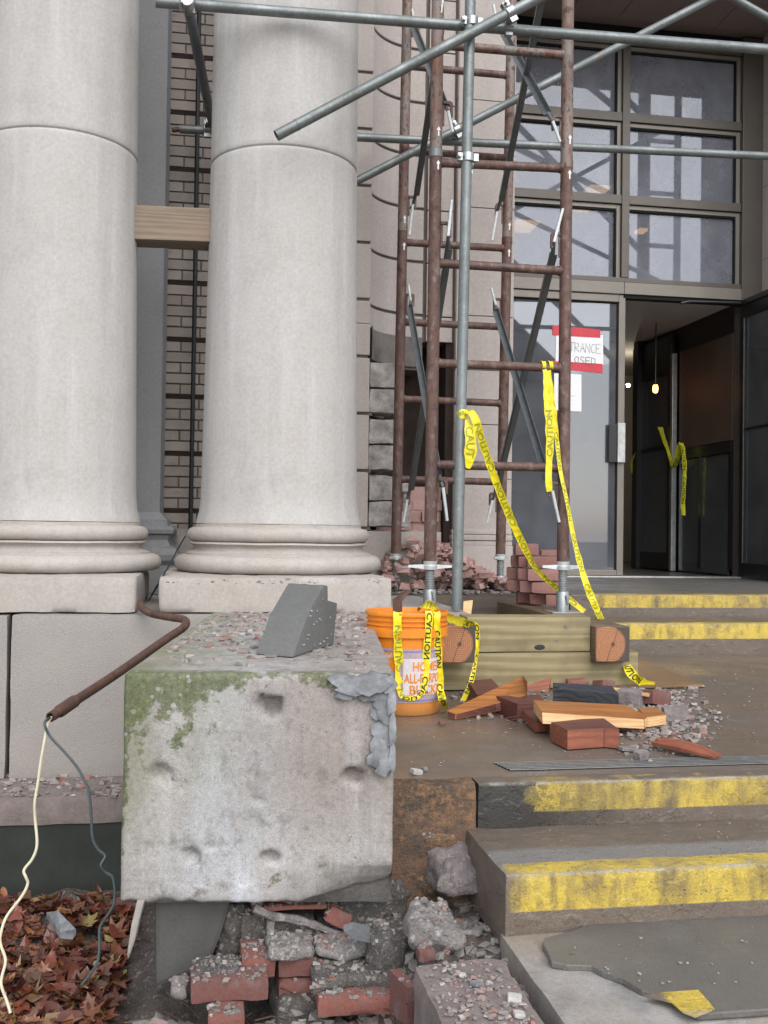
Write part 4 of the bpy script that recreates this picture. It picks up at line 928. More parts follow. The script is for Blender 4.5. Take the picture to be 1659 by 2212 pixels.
def frame(label, Lt, Lb, Rt, Rb, zlo, zhi, rungs, mat, locks, pins, arrows, rungmat=None):
    base = on(Lt, Lb, zlo); f = thing('scaffold_ladder', label, 'scaffold frame', tuple(base), 'ladder frames of the scaffold tower')
    for t_, b_ in ((Lt, Lb), (Rt, Rb)):
        q = MB(); q.tube([on(t_, b_, zlo), on(t_, b_, zhi)], .030, 20, True); q.build('post', mat, f, smooth=True)
    for zl, zr in rungs:
        q = MB(); a, c = on(Lt, Lb, zl), on(Rt, Rb, zr); q.tube([a, c], .0215, 16); q.tube([a+(c-a).normalized()*.026, a+(c-a).normalized()*.036], .025, 14); q.tube([c-(c-a).normalized()*.036, c-(c-a).normalized()*.026], .025, 14)
        q.build('rung', rungmat or mat, f, smooth=True)
    for s_, z in locks:      # C shaped brace locks on the inner sides of the posts
        b0 = on(Lt, Lb, z) if s_ < 0 else on(Rt, Rb, z); sg = 1 if s_ < 0 else -1
        q = MB(); q.box((b0.x+sg*.03-.008, b0.y-.004, z-.075), (b0.x+sg*.03+.010, b0.y+.004, z+.045))
        pl = [(.03,.045),(.072,.045),(.080,.034),(.080,-.03),(.071,-.036),(.066,-.03),(.066,.022),(.058,.030),(.03,.030)]
        q.prism([Vector((b0.x+sg*u, b0.y-.012, z+w)) for u, w in pl], (0,.016,0)); q.build('brace_lock', M['rust'], f, bevel=.002)
    for s_, z in pins:
        b0 = on(Lt, Lb, z) if s_ < 0 else on(Rt, Rb, z); t_, b_ = (Lt, Lb) if s_ < 0 else (Rt, Rb)
        q = MB(); q.tube([on(t_,b_,z-.018), on(t_,b_,z+.018)], .0325, 20); q.build('coupling_collar', M['galv'] if s_ < 0 and mat is M['rust'] and b0.y < 5 else mat, f, smooth=True)
    for s_, z in arrows: arrow(on(Lt, Lb, z) if s_ < 0 else on(Rt, Rb, z), f)
    return f
ZF = lambda xl, yl, xr, yr: (zat(xl,yl,YF), zat(xr,yr,YF))
ZB = lambda xl, yl, xr, yr: (zat(xl,yl,YB), zat(xr,yr,YB))
zj1 = zat(935,330,YF); zjr = zat(1222,352,YF)
fl = frame('rusty lower ladder frame at the front of the scaffold, caution tape tied round its rung', FLt, FLb, FRt, FRb, zat(929,1214,YF), zj1,
      [ZF(954,569,1210,585), ZF(949,785,1207,795), ZF(944,1004,1204,1010), ZF(954,352,1210,363)], M['rust'],
      [(1, zat(1197,523,YF)), (-1, zat(967,500,YF)), (-1, zat(956,1053,YF)), (1, zat(1195,1060,YF))], [(-1, zj1-.005)], [(-1, zat(945,361,YF)), (1, zat(1232,382,YF))])
ztop = 4.2
fu = frame('upper front ladder frame of the scaffold, rust showing through flaking grey paint', FLt, FLb, FRt, FRb, zj1+.002, ztop,
      [ZF(1028,104,1213,119)], M['rust_up'], [(-1, zat(968,240,YF)), (1, zat(1197,268,YF))], [(1, zjr-.01)], [(-1, zat(948,289,YF)), (1, zat(1234,307,YF))], M['rust_up'])
zb1 = zat(862,500,YB)
bl = frame('rusty lower ladder frame at the back of the scaffold, nearest the niche', BLt, BLb, BRt, BRb, zat(855,1198,YB), zb1,
      [ZB(880,524,1080,536), ZB(877,696,1077,706), ZB(874,862,1079,871), ZB(868,1035,1060,1041)], M['rust'],
      [(-1, zat(887,651,YB)), (1, zat(1071,660,YB)), (-1, zat(880,1078,YB)), (1, zat(1064,1080,YB))], [(1, zat(1097,520,YB))], [(-1, zat(870,535,YB)), (1, zat(1096,549,YB))])
bu = frame('upper back ladder frame of the scaffold, mottled rust and bare metal', BLt, BLb, BRt, BRb, zb1+.002, 4.9,
      [ZB(960,150,1088,162), ZB(954,331,1085,341)], M['rust_up'], [(-1, zat(893,440,YB)), (1, zat(1074,456,YB)), (-1, zat(895,54,YB))], [], [(-1, zat(873,477,YB)), (1, zat(1096,492,YB))], M['rust'])
def jack(name_label, post_b, znut1, znut0, zbase, yaw, wing, plate=True):
    x, y = post_b.x, post_b.y; j = thing('screw_jack', name_label, 'screw jack', (x, y, zbase), 'screw jacks under the scaffold posts')
    zt_ = zbase + (znut0-zbase)*.50
    q = MB(); q.lathe([(.031,zbase+.006),(.031,zt_-.004),(.029,zt_),(.020,zt_)], (x,y,0), 24); q.build('sleeve', M['jack'], j, smooth=True)
    pr_ = []; z = zt_-.01
    while z < znut0+.03: pr_ += [(.019,z),(.0235,z+.0035),(.0235,z+.006),(.019,z+.0095)]; z += .0115
    q = MB(); q.lathe(pr_, (x,y,0), 20); q.build('screw', M['jack'], j, smooth=True, angle=25)
    R3 = rotz(yaw); q = MB(); h = znut1-znut0
    q.lathe([(.026,znut0),(.034,znut0+.002),(.036,znut0+h*.45),(.031,znut0+h*.6),(.033,znut1-.002),(.030,znut1)], (x,y,0), 20)
    for s_ in (-1, 1):
        a0 = [Vector(p) for p in [(s_*.03,-.010,znut0+h*.10),(s_*.03,.010,znut0+h*.10),(s_*.03,.010,znut0+h*.62),(s_*.03,-.010,znut0+h*.62)]]
        a1 = [Vector(p) for p in [(s_*wing,-.006,znut0+h*.28),(s_*wing,.006,znut0+h*.28),(s_*wing,.006,znut0+h*.55),(s_*wing,-.006,znut0+h*.55)]]
        vs = [Vector((x,y,0))+R3@Vector((p.x,p.y,0))+Vector((0,0,p.z)) for p in a0+a1]
        q.add(vs, [(0,1,2,3),(7,6,5,4),(0,4,5,1),(1,5,6,2),(2,6,7,3),(3,7,4,0)])
    q.build('handle_nut', M['jack_nut'], j, smooth=True, angle=40)
    q = MB(); q.obox((x, y, zbase+.003), (.15,.15,.006), rotz(yaw*.3)); q.build('base_plate', M['jack'], j, bevel=.001)
    q = MB(); q.tube([(x+.012,y-.034,zbase+.07),(x+.004,y-.036,zbase+.085),(x+.010,y-.036,zbase+.055),(x+.016,y-.035,zbase+.04)], .0035, 8); q.build('pin', M['steel'], j, smooth=True)
jack('screw jack with long wing nut standing behind the orange bucket', FLb, zat(930,1212,YF), zat(930,1231,YF), zL1, .05, .108)
jack('screw jack with long wing nut and square plate beside the brick stack', FRb, zat(1216,1213,YF), zat(1216,1232,YF), zR1, .0, .105)
jack('small looking screw jack at the back, next to the left column', BLb, zat(855,1196,YB), zat(855,1210,YB), zk, 1.1, .105)
jack('screw jack at the back between the pink rubble and the brick stack', BRb, zat(1081,1197,YB), zat(1081,1210,YB), zk, .9, .105)
# ---- cross braces: two flattened steel bars crossing
def bar(q, p0, p1, n0, n1, w=.032):
    """angle bar between p0 and p1 with flattened tips n0, n1 beyond the locks"""
    p0, p1, n0, n1 = map(Vector, (p0, p1, n0, n1)); d = (p1-p0).normalized(); s_ = d.cross(Vector((0,0,1))).normalized(); u = s_.cross(d)
    a, c = p0+d*.07, p1-d*.07
    for k in (0, 1):
        o = u if k else s_
        q.prism([a, c, c+o*w, a+o*w], (s_ if k else u)*.004)
    for e, t_, m_ in ((a, n0, p0), (c, n1, p1)):
        q.tube([e+(s_+u)*.010, m_], [.012,.0085], 8); q.tube([m_, t_], [.0085,.0075], 8, True, 1)
def brace(label, A, B_):
    ctr = (Vector(A[0])+Vector(A[1]))/2; r = thing('cross_brace', label, 'cross brace', tuple(ctr), 'cross braces between the ladder frames')
    for k, (p0, p1, n0, n1) in enumerate((A, B_)):
        q = MB(); bar(q, p0, p1, n0, n1); q.build('brace_bar', [M['brace'], M['jack_nut']], r, smooth=True, angle=30)
F = lambda x, y: aY(x, y, YF-.02); Bk = lambda x, y: aY(x, y, YB-.02)
brace('lower right cross brace in front of the glass door', (F(1197,523), Bk(1064,1080), F(1216,451), Bk(1052,1129)), (Bk(1071,660), F(1193,1060), Bk(1061,622), F(1208,1128)))
brace('lower left cross brace in front of the dark broken niche', (Bk(887,651), F(957,1053), Bk(882,614), F(966,1125)), (F(968,510), Bk(880,1078), F(976,432), Bk(871,1128)))
brace('upper right cross brace beside the top window panes', (Bk(1072,40), F(1194,262), Bk(1066,10), F(1210,307)), (F(1176,-60), Bk(1074,456), F(1180,-90), Bk(1063,520)))
brace('upper left cross brace in front of the curved stone courses', (Bk(895,54), F(968,240), Bk(890,20), F(978,285)), (F(950,40), Bk(892,440), F(956,0), Bk(884,508)))
# ---- galvanised tubes
def pipe(label, p0, p1, r=.0242, spigot=None, mat=None, grp='galvanised scaffold tubes'):
    p0, p1 = Vector(p0), Vector(p1); t_ = thing('scaffold_tube', label, 'scaffold tube', tuple(p0), grp)
    q = MB(); q.tube([p0, p1], r, 24, True, inner=r-.004); q.build('tube', mat or M['galv'], t_, smooth=True)
    if spigot:
        d = (p1-p0).normalized(); q = MB(); q.tube([p0+d*.10, p0+d*.106], r+.0012, 24); 
        q.build('end_ring', M['brace'], t_, smooth=True)
    return t_
YPO, YP1, YD1 = 4.52, 4.575, 4.46
pb = aZ(986, 1332, zU1+.002); pb = aY(986, 1330, YPO); pb.z = zU1+.001
pipe('upright galvanised tube standing on the cross timber, caution tape wrapped round it', pb, aY(1022, -260, YPO))
pipe('level galvanised tube running right across the top of the photo', aY(336,4,YP1), aY(1659,107,YP1)+ (aY(1659,107,YP1)-aY(336,4,YP1))*.9)
d1a, d1b = aY(597,293,YD1), aY(1098,29,YD1)
pipe('sloping galvanised tube with an open lower end in front of the column', d1a, d1a+(d1b-d1a)*2.2, spigot=True)
pipe('long sloping galvanised tube rising behind the scaffold towards the window', aY(720,417,5.86)-(aY(1526,3,5.86)-aY(775,389,5.86))*.1, aY(775,389,5.86)+(aY(1526,3,5.86)-aY(775,389,5.86))*1.9)
p2a, p2b = aY(780,285,5.93), aY(1659,332,5.93)
pipe('lower level galvanised tube passing behind the columns and across the window', aY(388,279,5.93), p2b+(p2b-p2a)*.9)
q = MB(); q.tube([aY(371,281,5.93), aY(392,279,5.93)], .014, 12); tag(q.build('spigot', M['rust_pipe'], loc=tuple(aY(371,281,5.93)), smooth=True), 'thin dark spigot sticking out of the lower tube end between the columns', 'spigot')
pipe('galvanised tube sloping down at the top right corner of the photo', aY(1480,-62,5.80), aY(2255,371,5.87))
pipe('dull tube slanting back between the two columns', aY(399,-25,4.50), aY(460,275,5.93), mat=M['brace'])
def clamp(label, c, d1, d2, s_=.0):
    """swivel coupler: two hinged collars back to back with bolts; c = point between the tubes, d1/d2 tube directions with their axis points"""
    (a1, v1), (a2, v2) = d1, d2; r = thing('tube_clamp', label, 'tube clamp', tuple(c), 'swivel clamps holding the tubes')
    for a, v in ((a1, v1), (a2, v2)):
        a, v = Vector(a), Vector(v).normalized(); q = MB(); q.tube([a-v*.022, a-v*.018, a+v*.018, a+v*.022], [.026,.031,.031,.026], 20); 
        o = v.cross(Vector((0,1,0))); o = o.normalized() if o.length > .2 else v.orthogonal().normalized()
        for sg in (-1,1): q.obox(a+o*sg*.036, (.024,.03,.034), Matrix((o, Vector((0,1,0)), v)).transposed() if abs(o.dot(v))<.1 else None)
        q.build('collar', M['steel'], r, smooth=True, angle=35)
        q = MB(); q.tube([a+o*.040-Vector((0,.03,0)), a+o*.040+Vector((0,.025,0))], .006, 8); q.tube([a+o*.040-Vector((0,.036,0)), a+o*.040-Vector((0,.026,0))], .010, 6); q.build('bolt', M['alu'], r)
    q = MB(); q.tube([a1, a2], .014, 10); q.build('pivot', M['steel'], r)
X_ = Vector((1,.0,0)); Z_ = Vector((0,0,1))
v1 = aY(1659,107,YP1)-aY(336,4,YP1); vd = d1b-d1a; vd2 = aY(1526,3,5.86)-aY(775,389,5.86)
clamp('bright clamp where the upright tube meets the top level tube', aY(1022,45,4.55), (aY(1015,48,YP1), v1), (aY(1019,48,YPO), Z_))
clamp('clamp hooking the sloping open ended tube to the top level tube', aY(1098,40,4.5), (aY(1100,27,YD1), vd), (aY(1098,56,YP1), v1))
clamp('clamp fixing the upright tube to the front ladder rung', aY(1011,343,4.6), (aY(1010,341,YPO), Z_), (aY(1012,356,YF), X_))
clamp('clamp behind the upright tube joining the long sloping tube and the lower level tube', aY(985,282,5.9), (aY(986,281,5.86), vd2), (aY(984,295,5.93), p2b-p2a))
clamp('clamp holding the slanting dull tube at the top between the columns', aY(408,10,4.53), (aY(405,4,4.51), aY(460,275,5.93)-aY(399,-25,4.50)), (aY(412,8,YP1), v1))
clamp('dark clamp beside the right column at the end of the slanting tube', aY(452,272,5.9), (aY(456,262,5.88), aY(460,275,5.93)-aY(399,-25,4.50)), (aY(448,279,5.93), X_))
# ---- black cable on the brick wall, and the bent sleeve below it
q = MB(); q.tube([aY(431,-60,YW-.03), aY(430,30,YW-.03), aY(422,560,YW-.03), aY(411,1150,YW-.03)], .013, 10); tag(q.build('cable', M['rubber'], loc=tuple(aY(411,1150,YW-.03)), smooth=True), 'black cable running up the tan brick between the columns', 'cable')
c = [aY(396,1163,5.0), aY(372,1205,4.75), aY(345,1255,4.55), aY(318,1300,4.40)]
q = MB(); w0 = [.006,.020,.036,.055]
for i in range(3):
    a, b_ = c[i], c[i+1]; wa, wb = w0[i], w0[i+1]; up = Vector((.45,-.2,.85)).normalized()
    q.hexa([a, a+Vector((.006,.02,0)), b_+Vector((.006,.02,0)), b_, a+up*wa*2, a+up*wa*2+Vector((.006,.02,0)), b_+up*wa*2+Vector((.006,.02,0)), b_+up*wa*2])
tag(q.build('dark_strap', M['rubber'], loc=tuple(c[3])), 'dark strap coming out of the gap between the two plinths', 'strap')
pth = catmull([aY(303,1306,4.36), aY(310,1316,4.28), aY(330,1326,4.22), aY(372,1334,4.15), aY(392,1337,4.10), aY(402,1343,4.05), aY(396,1356,3.98), aY(360,1380,3.88), aY(250,1457,3.58), aY(150,1522,3.28), aY(109,1549,3.18)], 6)
rp = thing('rusty_conduit', 'bent rusty conduit pipe sticking out past the left end of the concrete block', 'pipe', tuple(pth[0]))
q = MB(); q.tube(pth, .0155, 16, inner=.012); q.build('tube', M['rust_pipe'], rp, smooth=True)
a, b_ = aY(150,1522,3.28), aY(128,1537,3.23); q = MB(); q.tube([a+(a-b_)*.6, a+(a-b_)*.5, b_, b_+(b_-a)*.1], [.0165,.0195,.0195,.017], 16); q.build('coupling', M['rust_pipe'], rp, smooth=True)
wire = [(112,1549,3.19),(103,1562,3.15),(98,1590,3.13),(89,1640,3.12),(82,1690,3.11),(75,1734,3.10),(76,1770,3.1),(80,1824,3.08),(70,1855,3.07),(52,1879,3.06),(56,1895,3.05),(60,1909,3.05),(48,1935,3.04),(15,1979,3.02),(2,2015,3.0),(1,2039,2.99),(12,2074,2.97),(4,2110,2.95),(3,2130,2.93),(14,2160,2.92),(23,2189,2.9)]
q = MB(); q.tube(catmull([aY(*p) for p in wire], 5), .0042, 8); t = NT('cream_wire'); M['cream'] = t.fin((.62,.58,.42), .4)
tag(q.build('wire', M['cream'], loc=tuple(aY(112,1549,3.19)), smooth=True), 'cream wire hanging from the rusty conduit to the leaves', 'wire')
wire = [(112,1551,3.19),(100,1556,3.14),(97,1566,3.12),(108,1590,3.12),(140,1625,3.10),(165,1655,3.08),(182,1685,3.06),(192,1714,3.04),(197,1760,3.02),(200,1809,3.0),(212,1835,2.99),(227,1849,2.98),(218,1869,2.97),(228,1884,2.97),(245,1899,2.96),(247,1949,2.94),(232,1978,2.92),(216,2004,2.90),(215,2045,2.88),(208,2085,2.86),(175,2129,2.82)]
q = MB(); q.tube(catmull([aY(*p) for p in wire], 5), .0040, 8); M['teal'] = m_simple('teal_wire', (.06,.085,.09), .4)
tag(q.build('wire', M['teal'], loc=tuple(aY(112,1551,3.19)), smooth=True), 'dark grey green wire hanging from the rusty conduit', 'wire')
# ================================================================= ORANGE BUCKET
YBK = 3.72
cb = aY(877, 1440, YBK); BX, BY = cb.x, cb.y
bk = thing('bucket', 'orange plastic bucket with white label and caution tape hanging over its rim', 'bucket', (BX, BY, 0))
HBK = zat(877, 1318, YBK); rt = (aY(966,1340,YBK).x-aY(788,1340,YBK).x)/2; rb_ = rt*.80
def rz(z): return rb_ + (rt*.945-rb_)*(z/HBK)
pr_ = [(.01,.012),(rb_-.012,.012),(rb_-.012,.002),(rb_-.004,.0),(rb_,.006)]
zz = lambda y: zat(877, y+14, YBK+.0) if False else HBK - (y-1330)*(HBK-.0)/(1551-1330)
for z in [.03,.08,.14,.2]: pr_.append((rz(z), z))
zc0 = zz(1383); zc1 = zz(1364)
pr_ += [(rz(zc0), zc0-.002), (rt*.985, zc0), (rt*.99, zc1), (rz(zc1)+.001, zc1+.002)]
for yy in (1357, 1347):
    z = zz(yy); pr_ += [(rz(z), z-.004), (rt*.98, z-.003), (rt*.98, z+.001), (rz(z), z+.003)]
pr_ += [(rz(HBK-.016), HBK-.016), (rt*.99, HBK-.014), (rt, HBK-.006), (rt*.99, HBK), (rt*.955, HBK), (rt*.945, HBK-.006), (rz(.2)-.004, .2), (rb_-.006, .02), (.01, .016)]
q = MB(); q.lathe(pr_, (BX, BY, 0), 72); q.build('bucket_body', M['orange'], bk, smooth=True, angle=30)
def onb(x, y, off=.0008):
    """photo point -> point on the bucket wall"""
    d = ray(x, y); o = EYE
    z = .2
    for _ in range(6):
        r = rz(z)+off; ox, oy = o.x-BX, o.y-BY
        A_ = d.x*d.x+d.y*d.y; B_ = 2*(ox*d.x+oy*d.y); C_ = ox*ox+oy*oy-r*r; D_ = B_*B_-4*A_*C_
        if D_ < 0: D_ = 0
        t_ = (-B_-math.sqrt(D_))/(2*A_); p = o+d*t_; z = p.z
    return p
def cyl(s_, z, off): # s_ = angle
    r = rz(z)+off; return Vector((BX+r*math.sin(s_), BY-r*math.cos(s_), z))
def ang_of(x, y): p = onb(x, y); return math.atan2(p.x-BX, -(p.y-BY)), p.z
def patch(q, a0, a1, z0, z1, off, n=20):
    q.grid(lambda u, v: cyl(a0+(a1-a0)*u, z0+(z1-z0)*v, off), n, 4)
aL, zA = ang_of(806, 1420); aR, _ = ang_of(944, 1420); _, zLt = ang_of(880, 1402); _, zLb = ang_of(880, 1519)
q = MB(); patch(q, aL-.15, aR+.2, zLb, zLt, .0020, 48); q.build('print_panel', M['lilac'], bk, smooth='all')
for z_ in (zLt-.012, zLb+.006): q = MB(); patch(q, aL-.1, aR+.2, z_, z_+.004, .0030, 48); q.build('print_line', M['blue_line'], bk, smooth='all')
a0, _ = ang_of(871, 1450); a1, zw1 = ang_of(948, 1419); _, zw0 = ang_of(900, 1502)
a1 = min(a1, 1.35); q = MB(); patch(q, a0, a1, zw0, zw1, .0040, 48); lab = q.build('label', M['label'], bk, smooth='all')
def text_on(txt, size, aa, z, slant=0, off=.0056, squash=1.0, mat='print_or', name='lettering', rot=0, parent=None):
    vs, fs = text_geo(txt, size); q = MB(); out = []
    for x, y in vs:
        x2, y2 = x*math.cos(rot)-y*math.sin(rot), x*math.sin(rot)+y*math.cos(rot)
        out.append(cyl(aa + (x2*squash+y2*slant)/rz(z), z+y2, off))
    q.add(out, fs); return q.build(name, M[mat], parent or bk)
text_on("HOMER'S", .046, a0+.24, zw1-.044, 0, squash=.74); text_on('ALL-PURPOSE', .046, a0+.03, zw1-.086, 0, squash=.60); text_on('BUCKET', .046, a0+.16, zw1-.127, 0, squash=.9)
text_on('5 Gallon', .018, a0+.28, zw0+.006, 0, mat='print_black', squash=.9)
aq0, zq1 = ang_of(832, 1408); aq1, zq0 = ang_of(861, 1436)
q = MB(); zq0 = zq1-.055; patch(q, aq0-.12, aq0+.34, zq0-.012, zq1, .0032, 48); q.build('logo_square', M['print_or'], bk, smooth='all')
for i, w in enumerate(('THE','HOME','DEPOT')): text_on(w, [.013,.019,.013][i], aq0-.02-.02*i, zq1-.020-.016*i, 0, off=.0050, mat='label', name='logo_lettering', rot=.45, squash=.8)
q = MB(); patch(q, aL-.2, aL+.02, .0, 0.02, .001, 3)
# metal offcut standing in the bucket
c0 = Vector((BX-.045, BY+.02, HBK-.10))
q = MB(); q.prism([c0, c0+Vector((.035,.01,0)), c0+Vector((.030,.01,.13)), c0+Vector((.065,.01,.165)), c0+Vector((.052,.012,.175)), c0+Vector((-.005,.0,.138))], (.004,.008,0))
tag(q.build('metal_offcut', M['rust_pipe'], loc=tuple(c0)), 'bent dark metal offcut standing in the orange bucket', 'metal strip')

# ================================================================= CAUTION TAPE
def tape(name, label, pts, wdir, width, text=None, mat='ylw_tape', tstart=.03, gap=.06, flip=False, through=None, tsize=None, sub=8, parent=None, cat='caution tape', grp=None, rev=False, dull=False):
    """ribbon through pts; wdir = across direction(s); text printed along its length"""
    P_ = catmull(pts, sub); n = len(P_)
    W_ = [Vector(w) for w in (wdir if isinstance(wdir[0], (tuple,list,Vector)) else [wdir]*len(pts))]; wid = width if isinstance(width, (list,tuple)) else [width]*len(pts)
    Wd = []; ww = []
    for i in range(n):
        t_ = min(i/sub, len(pts)-1); k = min(int(t_), len(pts)-2); f = t_-k; Wd.append((W_[k]*(1-f)+W_[k+1]*f).normalized()); ww.append(wid[k]*(1-f)+wid[k+1]*f)
    S_ = [0]
    for i in range(1, n): S_.append(S_[-1]+(P_[i]-P_[i-1]).length)
    T_ = [(P_[min(i+1,n-1)]-P_[max(i-1,0)]).normalized() for i in range(n)]
    Wd = [(w-t_*w.dot(t_)).normalized() for w, t_ in zip(Wd, T_)]; N_ = [w.cross(t_) for w, t_ in zip(Wd, T_)]
    def at(s_, v, off):
        i = 0
        while i < n-2 and S_[i+1] < s_: i += 1
        f = (s_-S_[i])/max(1e-6, S_[i+1]-S_[i]); f = min(1, max(0, f))
        p = P_[i].lerp(P_[i+1], f); w = Wd[i].lerp(Wd[i+1], f).normalized(); nn = N_[i].lerp(N_[i+1], f).normalized(); wd = ww[i]*(1-f)+ww[i+1]*f
        cur = (1-(2*v)**2)*wd*.10
        cr = noise.noise(Vector((s_*34, v*1.6, wid[0]*90)))*.0035 + noise.noise(Vector((s_*90, v*3, 5)))*.0012
        return p + w*(v*wd*(1+.22*noise.noise(Vector((s_*22, 1, wid[-1]*70))))) + nn*(off+cur+cr)
    q = MB(); q.grid(lambda u, v: at(u*S_[-1], v-.5, 0), max(8, n*3), 5)
    if text:
        s_ = tstart; size = (tsize or .72)
        vs, fs = text_geo(text, 1.0); xm = max(v[0] for v in vs); 
        # stretch to a uniform tape lettering
        scale = max(wid)*size*1.75; L = xm*scale*.95
        while s_ + L*.6 < S_[-1]:
            out = []; keep = []
            for off, mi in ((.0014, 1), (-.0014, 2)):
                vv = []; ok = True
                for x, y in vs:
                    xs_ = (x*scale*.95 if not rev else L-x*scale*.95); v = (y*1.38-.5)*.74
                    vv.append((s_+xs_, v if not rev else -v))
                o_ = [at(min(a, S_[-1]), v, off) for a, v in vv]
                f2 = [f for f in fs if max(vv[i][0] for i in f) < S_[-1]]
                mm = 2 if dull else mi if not flip else 3-mi
                q.add(o_, f2, mm)
            s_ += L+gap
    o = q.build(name, [M[mat], M['print_black'], M['print_green']], parent, smooth=False, loc=None if parent else tuple(P_[0]))
    me = o.data; me.polygons.foreach_set('use_smooth', [p.material_index == 0 for p in me.polygons])
    if parent is None: tag(o, label, cat, grp)
    return o
Xw = (1,-.15,0)
# tape tied round the upright tube and running down to the timber
pw = aY(998,895,YPO)
q = MB(); q.lathe([(.0262,-.022),(.0275,-.012),(.0265,0),(.0278,.010),(.026,.020)], pw, 20); tt = thing('caution_tape', 'long yellow caution tape tied round the upright tube and slanting down past the brick stack', 'caution tape', tuple(pw), 'caution tapes'); q.build('knot_wrap', M['ylw_tape'], tt, smooth=True)
q = MB()
for i in range(9):
    a = -2.6+i*.36; q.obox(pw+Vector((.0285*math.sin(a), -.0285*math.cos(a), .004*math.sin(i*2.1))), (.0065,.0012,.018), rotz(a))
q.build('wrap_print', M['print_green'], tt)
pts = [aY(1006,892,4.49),aY(1016,890,4.47),aY(1026,903,4.46),aY(1034,930,4.47),aY(1052,985,4.52),aY(1075,1050,4.58),aY(1097,1105,4.64),aY(1118,1152,4.69),aY(1140,1197,4.74),aY(1160,1231,4.80),aY(1205,1273,4.90),aZ(1262,1321,zR1+.004)]
tape('tape_run','',pts,[(.6,-.2,.6)]+[(1,-.1,.3)]*9+[(1,-.2,.5)]*2,[.03,.034,.036,.037,.034,.034,.036,.036,.030,.024,.026,.030],'CAUTION',mat='ylw_tape',dull=True,parent=tt,tstart=.09,rev=True,tsize=.9)
pts = [aY(1008,905,4.49),aY(1013,925,4.478),aY(1017,950,4.47),aY(1016,980,4.475),aY(1011,1012,4.49)]
tape('tape_tail','',pts,[(1,-.3,0)]*5,[.016,.040,.054,.050,.018],'CAUT',parent=tt,tstart=.035,tsize=.6)
# tape looped over the front rung: two strands
tt = thing('caution_tape', 'yellow caution tape looped over the rusty rung, lettered CAUTION in large black letters', 'caution tape', tuple(aY(1180,790,YF)), 'caution tapes')
for x in (1172, 1187):
    c = aY(x, 791, YF); q = MB()
    pts = [c+Vector(((i-6)*.0006, -.026*math.sin(a), .026*math.cos(a))) for i, a in enumerate([k*.36-1.6 for k in range(14)])]
    tape('rung_loop','',pts,(1,0,0),.020,None,parent=tt,sub=2)
yt = YF-.035
tape('tape_strand','',[aY(1176,798,yt),aY(1179,812,yt-.005),aY(1181,850,yt-.008),aY(1186,900,yt-.01),aY(1188,950,yt-.008),aY(1186,1000,yt),aY(1185,1035,yt),aY(1187,1062,yt+.005)],[(1,-.1,0)]*8,[.022,.024,.033,.039,.038,.034,.033,.024],'CAUTION',parent=tt,tstart=.20,tsize=.78,rev=True)
tape('tape_strand','',[aY(1185,800,yt+.012),aY(1189,830,yt+.01),aY(1196,890,yt+.012),aY(1204,960,yt+.01),aY(1211,1019,yt),aY(1225,1085,yt-.02),aY(1238,1155,yt-.03),aY(1250,1205,yt-.04),aY(1266,1260,yt-.06),aY(1284,1305,yt-.09),aZ(1298,1336,zR1+.006)],[(1,-.2,0)]*11,[.022,.024,.028,.020,.018,.018,.020,.026,.030,.032,.032],'CAUTION',parent=tt,tstart=.30,tsize=.8,dull=True)
# tapes on the bucket
tt = thing('caution_tape', 'tangled yellow caution tape draped over the rim of the orange bucket', 'caution tape', tuple(onb(890,1330)), 'caution tapes')
def bp(x, y, off=.006): return onb(x, y, off)
top = lambda x, dz=.004: Vector((onb(x,1330).x, onb(x,1330).y, HBK+dz))
def rimstart(x):
    p = onb(x,1330,.012); c = Vector((BX,BY,0)); d = Vector((p.x-BX, p.y-BY, 0)).normalized(); r = rt
    return [c+d*(r-.03)+Vector((0,0,HBK-.03)), c+d*(r-.010)+Vector((0,0,HBK+.003)), c+d*(r+.004)+Vector((0,0,HBK+.001)), c+d*(r+.006)+Vector((0,0,HBK-.035))]
wz = [(1,-.1,0)]
tape('tape_strand','',rimstart(859)+[bp(860,1400,.010),bp(862,1440),bp(864,1475),bp(866,1498),bp(875,1508,.008),bp(895,1508,.01),bp(909,1500,.008),bp(916,1480,.008),bp(920,1445),bp(922,1400,.010)]+rimstart(926)[::-1],wz*4+wz*4+[(.6,-.1,-.6),(.1,0,-1),(.6,-.1,.6)]+wz*3+wz*4,[.030]*7+[.024,.018,.016,.018,.028]+[.026]*6,'CAUTION',parent=tt,tstart=.10,tsize=.75,rev=True)
tape('tape_strand','',rimstart(943)+[bp(946,1400,.010),bp(949,1450,.01),bp(951,1490,.014),aY(956,1512,3.58),aZ(963,1534,.006)],wz*8+[(1,-.2,.3)],[.026]*6+[.027,.026,.022],'CAUTION',parent=tt,tstart=.12,tsize=.7,flip=True)
tape('tape_strand','',[aY(962,1328,3.70),aY(975,1336,3.72),aY(995,1343,3.85),aY(1018,1349,3.975),aY(1031,1356,yL-.006),aY(1031,1400,yL-.01),aY(1027,1430,yL-.012),aY(1018,1472,yL-.05),aZ(1000,1514,.006)],[(.1,-.6,.8),(.1,-.6,.8),(.1,-.4,.9),(.4,-.4,.8)]+[(.8,-.5,0)]*5,[.030,.034,.034,.028,.018,.016,.014,.020,.020],'CAUTION',parent=tt,tstart=.24,flip=True,tsize=.7)
tape('tape_bunch','',[aY(905,1318,3.80),aY(912,1306,3.76),aY(922,1305,3.72),aY(934,1309,3.70),aY(940,1318,3.70)],[(.5,-.6,.6)]*5,[.02,.03,.038,.03,.02],'CAUTION',parent=tt,tstart=.0,tsize=.6)
